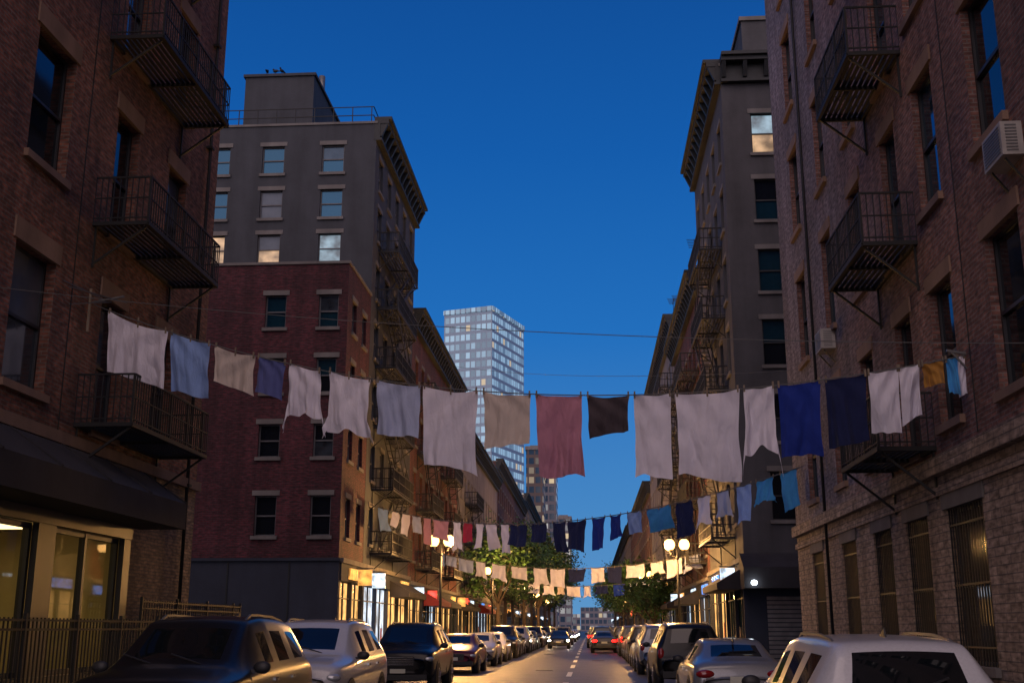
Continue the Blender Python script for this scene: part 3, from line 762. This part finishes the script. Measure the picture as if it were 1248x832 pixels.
# ------------------------------------------------------------------ cars
SUV = dict(st=[(2.35, .45, .78, .80, .70, .58), (2.29, .30, .93, .96, .85, .68), (2.08, .25, 1.0, 1.05, .92, .72), (1.3, .25, 1.04, 1.12, .95, .73),
               (1.1, .25, 1.06, 1.14, .95, .72), (.32, .25, 1.09, 1.66, .95, .63), (.22, .25, 1.09, 1.69, .95, .63), (-.28, .25, 1.10, 1.73, .95, .635), (-.38, .25, 1.10, 1.73, .95, .635),
               (-1.12, .25, 1.12, 1.72, .95, .62), (-1.22, .25, 1.12, 1.715, .95, .62), (-1.85, .27, 1.15, 1.68, .94, .60), (-2.05, .28, 1.15, 1.64, .93, .58),
               (-2.27, .3, 1.08, 1.14, .91, .70), (-2.34, .32, .98, 1.0, .88, .72), (-2.38, .45, .75, .77, .75, .6)],
           wind=(4,), rear=(12,), side=(6, 8, 10), wheel=.36, wy=(1.42, -1.42), rails=True, hl=(.74, 2.24, .82), tl=(.78, -2.31, .93), mir=(.95, 1.14))
SED = dict(st=[(2.3, .42, .60, .62, .62, .5), (2.25, .28, .70, .73, .78, .62), (2.02, .22, .78, .83, .86, .68), (1.2, .22, .88, .95, .89, .69),
               (1.0, .22, .90, .98, .89, .67), (.15, .22, .93, 1.33, .89, .56), (.05, .22, .93, 1.36, .89, .56), (-.33, .22, .94, 1.39, .89, .56), (-.41, .22, .94, 1.39, .89, .56),
               (-.98, .22, .95, 1.36, .89, .55), (-1.12, .22, .95, 1.34, .89, .54), (-1.2, .22, .955, 1.31, .89, .54),
               (-1.82, .24, .96, 1.02, .88, .64), (-2.1, .26, .95, 1.0, .86, .66), (-2.26, .3, .86, .9, .82, .62), (-2.3, .45, .66, .68, .68, .55)],
           wind=(4,), rear=(11,), side=(6, 8), wheel=.33, wy=(1.38, -1.36), rails=False, hl=(.66, 2.19, .63), tl=(.64, -2.25, .78), mir=(.85, .98))
WAG = dict(SUV); WAG['st'] = [(s[0], s[1], s[2] * .88, s[3] * .875, s[4], s[5]) for s in SUV['st']]
WAG.update(wheel=.34, hl=(.74, 2.24, .70), tl=(.78, -2.31, .82), mir=(.95, 1.0))
KINDS = {'suv': SUV, 'sedan': SED, 'wagon': WAG}
M['carglass'] = pbr('car_glass', (.006, .008, .01), .03, ior=1.6)
M['tyre'] = pbr('tyre_rubber', (.02, .02, .02), .8)
M['rim'] = pbr('alloy_rim', (.35, .35, .37), .3, .8)
M['trim'] = pbr('black_plastic_trim', (.02, .02, .022), .5)
M['chrome'] = pbr('chrome', (.6, .6, .62), .15, 1)
M['headoff'] = pbr('headlamp_glass', (.45, .47, .5), .08, .3, coat=1)
M['headon'] = pbr('headlamp_lit', (1, 1, 1), .2, emit=(1, .9, .75), es=70)
M['tailoff'] = pbr('tail_lamp', (.28, .01, .012), .15, coat=1)
M['tailon'] = pbr('tail_lamp_lit', (.5, .01, .01), .2, emit=(1, .006, .004), es=12)
M['plate'] = pbr('licence_plate', (.6, .6, .5), .5)
paints = {}
def paint(col, metal=.35):
    k = tuple(col)
    if k not in paints: paints[k] = pbr('car_paint', col, .3, metal if max(col) > .1 else 0, coat=.7 if max(col) > .1 else .15, var=.06, vscale=40, ior=1.5 if max(col) > .1 else 1.38)
    return paints[k]
bodyc = {}; trimc = {}
def car_body(kind, pm):
    K = KINDS[kind]; mb = MB(); rings = []
    for (y, zl, zb, zt, wb, wr) in K['st']:
        h = [(0, zl), (wb * .85, zl), (wb * .985, zl + .14), (wb, zl + (zb - zl) * .58), (wb * .985, zb - .06), (wb * .945, zb),
             (wr + (wb * .945 - wr) * .16, zb + (zt - zb) * .86), (wr, zt - .005), (wr * .9, zt + .012), (0, zt + .035)]
        ring = [(a, y, b_) for a, b_ in h] + [(-a, y, b_) for a, b_ in reversed(h[1:-1])]
        base = len(mb.v); mb.v += ring; rings.append(base)
    n = 18; P = mb.mi(pm); G = mb.mi('carglass'); T = mb.mi('trim')
    for i in range(len(rings) - 1):
        a, b_ = rings[i], rings[i + 1]
        for k in range(n):
            k2 = (k + 1) % n
            mb.f.append((a + k, a + k2, b_ + k2, b_ + k)); mb.sm.append(True)
            mt = P
            if k in (8, 9) and (i in K['wind'] or i in K['rear']): mt = G
            if k in (5, 12) and i in K['side']: mt = G
            if k in (0, 17, 1, 16): mt = T
            mb.m.append(mt)
    mb.f.append(tuple(rings[0] + k for k in range(n))); mb.m.append(P); mb.sm.append(True)
    mb.f.append(tuple(rings[-1] + k for k in reversed(range(n)))); mb.m.append(P); mb.sm.append(True)
    return mb.mesh('car_body')
def car_trim(kind, head, tail):
    K = KINDS[kind]; mb = MB(); st = K['st']
    wmax = max(s[4] for s in st)
    for yy in K['wy']:
        for s in (-1, 1):
            xo = s * (wmax + .012); r = K['wheel']
            mb.cyl((s * (wmax - .25), yy, r), (s * (wmax - .002), yy, r), r + .075, r + .075, 24, 'trim')
            mb.cyl((s * (wmax - .22), yy, r), (xo, yy, r), r, r * .985, 24, 'tyre')
            mb.cyl((xo - s * .02, yy, r), (xo + s * .003, yy, r), r * .66, r * .64, 20, 'trim')
            for k in range(5):
                t = k * 2 * math.pi / 5
                mb.bar((xo + s * .006, yy, r), (xo + s * .006, yy + math.cos(t) * r * .62, r + math.sin(t) * r * .62), .03, 'rim', .012)
            mb.cyl((xo - s * .01, yy, r), (xo + s * .012, yy, r), .06, .05, 10, 'rim')
    hx, hy, hz = K['hl']; tx, ty, tz = K['tl']; mx_, mz = K['mir']
    for s in (-1, 1):
        mb.ball((s * hx, hy - .02, hz), .19, .11, .075, head, 12, 8)
        if kind == 'sedan': mb.ball((s * tx, ty + .0, tz), .18, .09, .08, tail, 12, 8)
        else: mb.ball((s * tx, ty + .02, tz), .095, .09, .17, tail, 12, 8)
        mb.ball((s * (mx_ + .06), .82 if kind != 'sedan' else .75, mz), .11, .06, .075, 'trim', 10, 8)
        mb.bar((s * (mx_ - .08), .8 if kind != 'sedan' else .73, mz - .05), (s * (mx_ + .04), .8 if kind != 'sedan' else .73, mz - .03), .02, 'trim')
        for yy in (-.12, -1.0): mb.bar((s * (wmax * .985), yy - .09, st[6][2] - .12), (s * (wmax * .985), yy + .09, st[6][2] - .12), .018, 'chrome')
        for yy in (.95, -.33, -1.15): mb.bar((s * (wmax * .99), yy, .4), (s * (wmax * .972), yy, st[6][2] - .05), .006, 'trim')
    y0 = st[0][0]
    gz = hz - .02
    mb.box(-.42, .42, y0 - .04, y0 + .005, gz - .14, gz + .09, 'trim')
    for k in range(5): mb.box(-.4, .4, y0 + .006, y0 + .016, gz - .12 + k * .045, gz - .11 + k * .045, 'chrome')
    mb.box(-.75, .75, y0 - .12, y0 + .01, .3, .44, 'trim'); mb.box(-.2, .2, y0 + .012, y0 + .02, .47, .58, 'plate')
    y1 = st[-1][0]
    mb.box(-.75, .75, y1 - .02, y1 + .12, .34, .50, 'trim'); mb.box(-.2, .2, y1 - .025, y1 - .005, .62, .74, 'plate')
    zw = st[4][3]
    for s in (-.35, .25): mb.bar((s, st[4][0] + .02, zw + .045), (s + .42, st[4][0] - .12, zw + .16), .008, 'trim')
    if K['rails']:
        for s in (-1, 1):
            pts = [(s * .555, y, st[i][3] + dz) for i, y, dz in ((6, .12, -.01), (7, -.1, .03), (7, -.4, .035), (9, -1.1, .03), (11, -1.6, .02), (11, -1.8, -.03))]
            for a, c in zip(pts, pts[1:]): mb.bar(a, c, .014, 'metal', .014)
        zb_ = st[13][3]
        mb.bar((0, st[13][0] - .03, zb_ + .05), (.34, st[13][0] + .03, zb_ + .17), .009, 'trim')
    zr = st[10][3] + .03
    mb.hexa([(-.015, st[10][0] - .25, zr - .04), (.015, st[10][0] - .25, zr - .04), (.02, st[10][0], zr - .02), (-.02, st[10][0], zr - .02),
             (-.005, st[10][0] - .22, zr + .08), (.005, st[10][0] - .22, zr + .08), (.008, st[10][0] - .12, zr + .02), (-.008, st[10][0] - .12, zr + .02)], 'trim')
    return mb.mesh('car_trim')
def car(kind, x, y, face_cam, col, head='headoff', tail='tailoff', name='parked_car', metal=.35, scale=1):
    e = empty(name, (x, y, 0), math.pi if face_cam else 0); e.scale = (scale,) * 3
    k = (kind, tuple(col))
    if k not in bodyc: bodyc[k] = car_body(kind, paint(col, metal))
    o = bpy.data.objects.new('body', bodyc[k]); scene.collection.objects.link(o); o.parent = e
    md = o.modifiers.new('sub', 'SUBSURF'); md.levels = 2; md.render_levels = 2
    k = (kind, head, tail)
    if k not in trimc: trimc[k] = car_trim(kind, head, tail)
    o = bpy.data.objects.new('trim_wheels_lamps', trimc[k]); scene.collection.objects.link(o); o.parent = e
    return e
BLK = (.008, .008, .009); WHT = (.55, .55, .58); SIL = (.26, .27, .29); MAR = (.10, .012, .018); GRY = (.07, .075, .085); NVY = (.015, .025, .06); BGE = (.3, .27, .22)
XLc = -4.97; XRc = 2.7
car('suv', -4.98, 14.9, True, BLK)
car('suv', -4.95, 21.1, True, WHT, metal=0)
car('suv', -4.97, 32.6, True, BLK)
car('sedan', -4.97, 44.6, True, MAR)
for (k, y, c) in (('sedan', 52.8, SIL), ('sedan', 59.6, WHT), ('suv', 66.6, BLK), ('sedan', 73, GRY), ('suv', 79.5, SIL), ('sedan', 86, WHT), ('sedan', 93, NVY), ('suv', 101, BLK), ('sedan', 108, SIL),
                  ('sedan', 116, BGE), ('suv', 124, BLK), ('sedan', 133, WHT), ('sedan', 143, GRY), ('suv', 152, SIL), ('sedan', 163, BLK)):
    car(k, XLc + R.uniform(-.08, .08), y, True, c, metal=0 if c == WHT else .35)
car('wagon', 2.87, 13.1, False, WHT, metal=0)
car('sedan', 2.75, 24.2, False, SIL)
car('suv', 2.65, 33.6, False, BLK, tail='tailoff')
for (k, y, c, t) in (('suv', 44, SIL, 'tailoff'), ('sedan', 50.5, WHT, 'tailoff'), ('suv', 57.2, BLK, 'tailoff'), ('sedan', 64, MAR, 'tailoff'), ('suv', 71, GRY, 'tailon'), ('sedan', 78, BLK, 'tailoff'),
                     ('sedan', 86, SIL, 'tailon'), ('suv', 94, BLK, 'tailoff'), ('sedan', 103, WHT, 'tailon'), ('sedan', 112, NVY, 'tailoff'), ('suv', 122, BLK, 'tailoff'), ('sedan', 135, GRY, 'tailoff')):
    car(k, XRc + R.uniform(-.08, .08), y, False, c, tail=t, metal=0 if c == WHT else .35)
for (x, y, k) in ((.95, 80, 'sedan'), (.95, 90, 'suv'), (.7, 100, 'suv'), (.9, 110, 'sedan'), (.9, 122, 'suv'), (.8, 136, 'sedan'), (.9, 155, 'suv')):
    car(k, x, y, False, R.choice([BLK, GRY, NVY]), tail='tailon', name='driving_car')
for (x, y, k) in ((-2.5, 96, 'sedan'), (-2.6, 115, 'suv'), (-2.5, 140, 'sedan'), (-2.5, 165, 'sedan'), (-2.5, 190, 'sedan')):
    car(k, x, y, True, R.choice([BLK, GRY, WHT]), head='headon', name='driving_car')

# ------------------------------------------------------------------ street lamps
def lamp(x, y, h=5.6, e=350, side=1):
    r = empty('street_lamp', (x, y, .13)); mb = MB()
    mb.cyl((0, 0, 0), (0, 0, .25), .22, .2, 12, 'iron'); mb.cyl((0, 0, .25), (0, 0, 1.0), .14, .1, 12, 'iron'); mb.cyl((0, 0, 1.0), (0, 0, h - .15), .075, .05, 12, 'iron')
    mb.cyl((0, 0, h - .7), (0, 0, h - .6), .09, .09, 12, 'iron')
    for s in (-1, 1):
        pts = [(0, 0, h - .65), (s * .18, 0, h - .55), (s * .34, 0, h - .42), (s * .36, 0, h - .3)]
        for a, c in zip(pts, pts[1:]): mb.cyl(a, c, .025, .025, 8, 'iron')
        mb.cyl((s * .36, 0, h - .32), (s * .36, 0, h - .24), .1, .13, 10, 'iron')
        mb.cyl((s * .36, 0, h + .22), (s * .36, 0, h + .38), .14, .02, 10, 'iron')
        mb.ball((s * .36, 0, h), .26, .26, .29, 'lampglow', 14, 10)
    mb.cyl((0, 0, h - .15), (0, 0, h + .15), .05, .01, 8, 'iron')
    mb.build('pole_and_globes', r)
    l = bpy.data.lights.new('lamp_light', 'POINT'); l.energy = e; l.color = (1, .50, .15); l.shadow_soft_size = .3
    o = bpy.data.objects.new('lamp_light', l); o.location = (side * .8, 0, h - .2); scene.collection.objects.link(o); o.parent = r
for (y, en) in ((54.5, 3000), (84, 2200), (116, 2200), (150, 1800), (183, 1500)): lamp(-7.0, y, 5.5, en, 1)
for (y, en) in ((57.8, 3000), (91, 2200), (118, 2200), (150, 1800)): lamp(4.4, y, 5.5, en, -1)

# ------------------------------------------------------------------ trees
M['bark'] = pbr('tree_bark', (.07, .05, .04), .9, var=.3)
M['leaf'] = pbr('leaf_green', (.05, .12, .035), .6, var=.5, vscale=.8)
M['leafd'] = pbr('leaf_dark', (.028, .06, .022), .6, var=.5, vscale=.8)
def tree_mesh(seed, h, cr):
    r = random.Random(seed); mb = MB()
    th = h * .36
    mb.cyl((0, 0, 0), (.05, 0, th), .17, .11, 9, 'bark')
    ends = []
    for k in range(8):
        a = k * .8 + r.uniform(-.3, .3); el = r.uniform(.5, 1.2); L_ = r.uniform(.25, .42) * h
        p = Vector((.05, 0, th - r.uniform(0, .5))); q = p + Vector((math.cos(a) * math.cos(el), math.sin(a) * math.cos(el), math.sin(el))) * L_
        mb.cyl(p, q, .07, .03, 6, 'bark', caps=False)
        for j in range(3):
            w = q + Vector((r.uniform(-1, 1), r.uniform(-1, 1), r.uniform(0, 1))) * cr * .4
            mb.cyl(q, w, .03, .012, 5, 'bark', caps=False); ends.append(w)
        ends.append(q)
    for k in range(34):
        a = r.uniform(0, 6.28); rr = cr * math.sqrt(r.random()) * .95; z = h * .68 + r.uniform(-1, 1) * h * .3 * math.sqrt(max(0, 1 - (rr / cr) ** 2))
        ends.append(Vector((math.cos(a) * rr, math.sin(a) * rr, z)))
    for c in ends:
        s = r.uniform(.35, .75) * cr / 2.4
        mt = 'leaf' if r.random() < .6 else 'leafd'
        for j in range(60):
            d = Vector((r.gauss(0, 1), r.gauss(0, 1), r.gauss(0, .75))) * s * .62
            p = c + d; l = r.uniform(.09, .17)
            a = Vector((r.uniform(-1, 1), r.uniform(-1, 1), r.uniform(-.6, .6))).normalized() * l
            b_ = a.orthogonal().normalized() * l * .6
            mb.face([p - a, p + b_, p + a, p - b_], mt)
    return mb.mesh('tree')
TM = [tree_mesh(1, 9.5, 3.2), tree_mesh(2, 8.6, 2.9), tree_mesh(3, 6.6, 2.3)]
def tree(x, y, k, s=1):
    o = bpy.data.objects.new('street_tree', TM[k]); o.location = (x, y, .1); o.rotation_euler = (0, 0, R.uniform(0, 6)); o.scale = (s, s, s * R.uniform(.93, 1.07)); scene.collection.objects.link(o)
for (y, k, s) in ((89, 1, 1.15), (99, 0, 1.2), (110, 0, 1.25), (124, 1, 1.4), (138, 0, 1.35), (156, 1, 1.5), (176, 0, 1.5), (200, 0, 1.5), (225, 0, 1.6)): tree(-7.0 + R.uniform(-.3, .3), y, k, s)
for (y, k, s) in ((86, 2, .95), (98, 2, 1.1), (110, 2, 1.2), (126, 1, 1.0), (142, 1, 1.1), (160, 1, 1.2), (182, 1, 1.2), (205, 0, 1.3)): tree(4.8 + R.uniform(-.2, .2), y, k, s)

# ------------------------------------------------------------------ laundry
C = dict(white=cloth('white_cotton', (.88, .84, .93)), cream=cloth('cream_cotton', (.70, .60, .52)), lblue=cloth('pale_blue_cotton', (.30, .46, .84)),
         slate=cloth('slate_blue_cotton', (.10, .12, .32)), pale=cloth('pale_grey_blue_cotton', (.48, .54, .74)), rose=cloth('dusty_rose_cotton', (.60, .27, .36)),
         dark=cloth('dark_brown_cotton', (.085, .065, .075)), blue=cloth('royal_blue_cotton', (.010, .035, .30)), navy=cloth('navy_cotton', (.008, .015, .08)),
         ochre=cloth('ochre_cotton', (.46, .22, .04)), sky=cloth('sky_blue_cotton', (.06, .34, .74)), black=cloth('black_cotton', (.015, .015, .02)), red=cloth('crimson_cotton', (.45, .03, .07)), pink=cloth('pink_cotton', (.6, .3, .36)))

def grid(mb, fn, nu, nv, mat, skip=None):
    b0 = len(mb.v); k = mb.mi(mat)
    for j in range(nv + 1):
        for i in range(nu + 1): mb.v.append(tuple(fn(i / nu, j / nv)))
    for j in range(nv):
        for i in range(nu):
            if skip and skip((i + .5) / nu, (j + .5) / nv): continue
            a = b0 + j * (nu + 1) + i
            mb.f.append((a, a + 1, a + nu + 2, a + nu + 1)); mb.m.append(k); mb.sm.append(True)

def garment(name, P0, P1, drop, mat, kind='sheet', parent=None, lo=False, seed=None):
    r = random.Random(seed if seed is not None else R.random())
    P0 = Vector(P0); P1 = Vector(P1); e = P1 - P0; w = e.length; e.normalize()
    n = Vector((-e.y, e.x, 0)).normalized()
    mb = MB(); ph = [r.uniform(0, 6.28) for _ in range(8)]
    k1 = max(1.0, w * r.uniform(1.3, 2.4)); A = r.uniform(.025, .05); tilt = r.uniform(-.08, .08); wind = r.uniform(-.14, .14); sag = r.uniform(.03, .06) * w
    skew = r.uniform(-.04, .04)
    body_w = {'sheet': 1.0, 'towel': 1.0, 'shirt': .78, 'pants': .86, 'tee': .84}[kind]
    sx = r.choice([-1, 1])
    def fn(u, v, off=0):
        wf = body_w * (1 - .04 * v - .05 * math.sin(math.pi * v))
        if kind in ('shirt', 'tee'): wf *= (1 + .06 * v)
        x = .5 + (u - .5) * wf + skew * v + .02 * noise.noise(Vector((u * .5, v * 3, ph[7] * 5))) * v * 2
        s = 2 * math.pi * (k1 * (u + .12 * math.sin(2.7 * u + ph[6])) * (1 + .15 * v * math.sin(ph[3])) + .35 * v * math.sin(ph[0]))
        amp = A * (.2 + 1.0 * v)
        y = amp * (math.sin(s + ph[1]) + .45 * math.sin(2.3 * s + ph[2]) + .5 * math.sin(s * .5 + 4 * v + ph[4])) + wind * v * v
        rd = 1 - abs(noise.noise(Vector((u * w * 5.0, v * drop * 1.6, ph[0] * 9)))) * 2
        y += .034 * rd * (.4 + .6 * v)
        uu = u if sx > 0 else 1 - u
        y += .03 * math.sin(10 * uu + 12 * v + ph[5]) * math.exp(-2.2 * v)
        edge = drop * (1 + tilt * (u - .5) * 2) + .02 * drop * math.sin(5 * u + ph[5]) + .025 * drop * noise.noise(Vector((u * 4, ph[3] * 7, 0))) + .055 * drop * (abs(u - .5) * 2) ** 3 * (1 if (u - .5) * sx > 0 else .2)
        z = -v * edge - sag * 4 * u * (1 - u) * (1 - .4 * v)
        if kind in ('shirt', 'tee') : z += .07 * drop * v ** 6 * math.exp(-((u - .5) / .16) ** 2) * 1.6
        base = P0 + e * (w * x)
        base = Vector((base.x, base.y, P0.z + (P1.z - P0.z) * u))
        return base + n * y + Vector((0, 0, z))
    nu, nv = (12, 9) if lo else (52, 44)
    sk = (lambda u, v: v > .38 and abs(u - .5) < .06) if kind == 'pants' else None
    grid(mb, fn, nu, nv, C[mat], sk)
    if kind in ('shirt', 'tee'):
        sl = .48 if kind == 'shirt' else .2
        for s in (0, 1):
            def sf(a, b_, s=s):
                top = fn(s, .74 + .24 * a)
                o = 1 if s else -1
                d = e * (o * w * (.07 * b_ + .03 * math.sin(b_ * 2))) + Vector((0, 0, -drop * sl * b_ * (.8 + .3 * (1 - a))))
                return top + d + n * (.03 * math.sin(a * 5 + b_ * 6 + ph[2]) * b_)
            grid(mb, sf, 4 if lo else 9, 4 if lo else 12, C[mat])
    for (u, v) in ((.03, 0), (.97, 0)) if w < .9 else ((.03, 0), (.5, 0), (.97, 0)):
        p = fn(u, v); mb.box(p.x - .014, p.x + .014, p.y - .02, p.y + .02, p.z - .05, p.z + .07 + (sag if u == .5 else 0), 'wood')
    return mb.build(name, parent)

def line_pt(A, B, sag, t):
    A = Vector(A); B = Vector(B); p = A.lerp(B, t); p.z -= 4 * sag * t * (1 - t); return p
def rope(name, A, B, sag, r, parent=None, n=60):
    mb = MB(); pts = [line_pt(A, B, sag, i / n) for i in range(n + 1)]
    for a, c in zip(pts, pts[1:]): mb.bar(a, c, r, 'rope')
    return mb.build(name, parent)
A1 = (-10.0, 21.7, 8.0); B1 = (6.2, 18.5, 5.92)
rope('clothesline', A1, B1, 1.2, .009)
G = [(.020, .106, 1.15, 'white', 'sheet', 'white_bedsheet'), (.109, .165, 1.08, 'lblue', 'towel', 'blue_towel'), (.170, .224, .72, 'cream', 'towel', 'cream_towel'), (.228, .263, .70, 'slate', 'towel', 'blue_cloth'),
     (.262, .314, .95, 'white', 'shirt', 'white_shirt'), (.314, .374, 1.1, 'white', 'tee', 'white_shirt'), (.377, .430, .98, 'pale', 'sheet', 'grey_towel'), (.432, .497, 1.42, 'white', 'sheet', 'white_bedsheet'),
     (.502, .556, .95, 'cream', 'towel', 'cream_pillowcase'), (.561, .613, 1.42, 'rose', 'sheet', 'rose_towel'), (.618, .664, .66, 'dark', 'towel', 'dark_cloth'),
     (.668, .708, 1.42, 'white', 'sheet', 'white_bedsheet'), (.712, .779, 1.46, 'white', 'sheet', 'white_bedsheet'), (.778, .818, 1.12, 'white', 'shirt', 'white_shirt'),
     (.817, .860, 1.2, 'blue', 'towel', 'blue_towel'), (.864, .905, 1.12, 'navy', 'towel', 'navy_towel'), (.906, .936, 1.0, 'white', 'towel', 'white_towel'), (.936, .956, .86, 'white', 'towel', 'white_towel'),
     (.958, .979, .38, 'ochre', 'towel', 'ochre_cloth'), (.981, .992, .6, 'sky', 'towel', 'blue_cloth'), (.991, .999, .62, 'white', 'towel', 'white_cloth')]
for i, (a, c, d, m_, k, nm) in enumerate(G):
    garment(nm, line_pt(A1, B1, 1.2, a), line_pt(A1, B1, 1.2, c), d, m_, k, seed=100 + i)
mb = MB()
mb.bar((-10.0, 21.5, 7.98), (-9.3, 21.5, 8.1), .018, 'metal'); mb.bar((-9.95, 21.4, 7.35), (-9.95, 21.4, 8.25), .022, 'wood')
mb.bar((-10.0, 20.6, 7.7), (-9.6, 21.6, 8.02), .012, 'metal'); mb.bar((-9.95, 20.4, 8.0), (-9.4, 21.9, 8.08), .010, 'metal'); mb.bar((-9.95, 20.2, 8.05), (-9.8, 21.6, 8.1), .010, 'metal')
mb.build('clothesline_bracket')
mb = MB(); mb.bar((6.2, 18.5, 5.95), (5.9, 18.5, 6.0), .02, 'metal'); mb.bar((6.2, 18.5, 5.7), (5.98, 18.5, 5.97), .015, 'metal'); mb.build('clothesline_bracket')
rope('overhead_wire', (-10, 18.0, 7.25), (6.2, 16.0, 5.5), .25, .005)
rope('overhead_wire', (-10, 66, 17.2), (6.2, 34, 9.15), .5, .007)

def far_line(A, B, sag, n, drop, cols, seed, r_=.014, t0=.03, t1=.97, w=1.0):
    rr = random.Random(seed); e = empty('clothesline_with_laundry')
    rope('rope', A, B, sag, r_, e, 40)
    L_ = (Vector(B) - Vector(A)).length; t = t0
    while t < t1:
        ww = rr.uniform(.5, 1.2) * w / L_
        if t + ww > 1: break
        c = cols[int((t - t0) / (t1 - t0) * len(cols)) % len(cols)]
        if isinstance(c, (list, tuple)): c = rr.choice(c)
        garment('laundry', line_pt(A, B, sag, t), line_pt(A, B, sag, t + ww), drop * rr.uniform(.7, 1.25), c, rr.choice(['towel', 'sheet', 'towel', 'tee']), e, True, rr.random())
        t += ww + rr.uniform(.05, .35) / L_
far_line((-10, 51.8, 7.1), (6.2, 33.5, 6.15), 1.25, 22, .88,
         ['lblue', 'white', ['white', 'pale'], ['pink', 'white'], ['white'], ['red', 'pink'], 'white', ['white', 'pale'], ['blue', 'navy'], ['navy', 'black'], ['black', 'navy'], 'black', ['navy', 'blue'], ['pale', 'lblue'], ['sky', 'blue', 'navy'], ['navy', 'blue'], ['white', 'pale'], ['sky', 'lblue'], 'sky'], 5)
far_line((-10, 70.9, 6.3), (6.2, 61.8, 5.5), 1.0, 20, .8, [['white', 'lblue', 'pale'], ['white', 'cream'], ['lblue', 'white'], ['white', 'cream', 'pale'], ['navy', 'cream'], ['navy', 'blue', 'white'], ['white', 'cream'], ['white', 'pale']], 9, .018)
far_line((-10, 92, 6.0), (6.2, 88, 5.4), .95, 20, .75, [['white', 'pale'], ['white', 'cream'], ['white', 'cream', 'lblue'], ['navy', 'white'], ['blue', 'pale'], ['white', 'pale']], 13, .02)

# ------------------------------------------------------------------ world, sun, camera
w = bpy.data.worlds.new('World'); scene.world = w; w.use_nodes = True
nt = w.node_tree; N = nt.nodes; L = nt.links
bg = N['Background']
tc = N.new('ShaderNodeTexCoord'); sp = N.new('ShaderNodeSeparateXYZ'); L.new(tc.outputs['Generated'], sp.inputs[0])
rp = N.new('ShaderNodeValToRGB'); L.new(sp.outputs[2], rp.inputs[0])
el = rp.color_ramp.elements
el[0].position = 0.0; el[0].color = (.11, .31, .58, 1)
el[1].position = 1.0; el[1].color = (.005, .035, .16, 1)
for p, c in ((.10, (.050, .23, .55, 1)), (.25, (.010, .15, .50, 1)), (.40, (.003, .10, .40, 1)), (.54, (.002, .068, .30, 1))):
    x = el.new(p); x.color = c
sky = N.new('ShaderNodeTexSky'); sky.sky_type = 'NISHITA'; sky.sun_disc = False
sky.sun_elevation = math.radians(1.0); sky.sun_rotation = math.radians(190)
sc = N.new('ShaderNodeVectorMath'); sc.operation = 'SCALE'; sc.inputs['Scale'].default_value = .006
L.new(sky.outputs[0], sc.inputs[0])
ad = N.new('ShaderNodeVectorMath'); ad.operation = 'ADD'
L.new(rp.outputs[0], ad.inputs[0]); L.new(sc.outputs[0], ad.inputs[1])
L.new(ad.outputs[0], bg.inputs['Color']); bg.inputs['Strength'].default_value = 1.0

sl = bpy.data.lights.new('dusk_afterglow', 'SUN'); sl.energy = 2.4; sl.angle = math.radians(100); sl.color = (1, .71, .56)
so = bpy.data.objects.new('dusk_afterglow', sl); scene.collection.objects.link(so)
so.rotation_euler = Vector((.10, 1, -.55)).to_track_quat('-Z', 'Y').to_euler()
so.location = (0, -20, 40)

cam = bpy.data.cameras.new('camera'); co = bpy.data.objects.new('camera', cam); scene.collection.objects.link(co)
co.location = (0, 0, 1.6); co.rotation_euler = (math.radians(90 + 14.15), 0, math.radians(3.8))
cam.sensor_width = 36; cam.lens = 39.92; cam.clip_end = 6000; cam.clip_start = .1
scene.camera = co
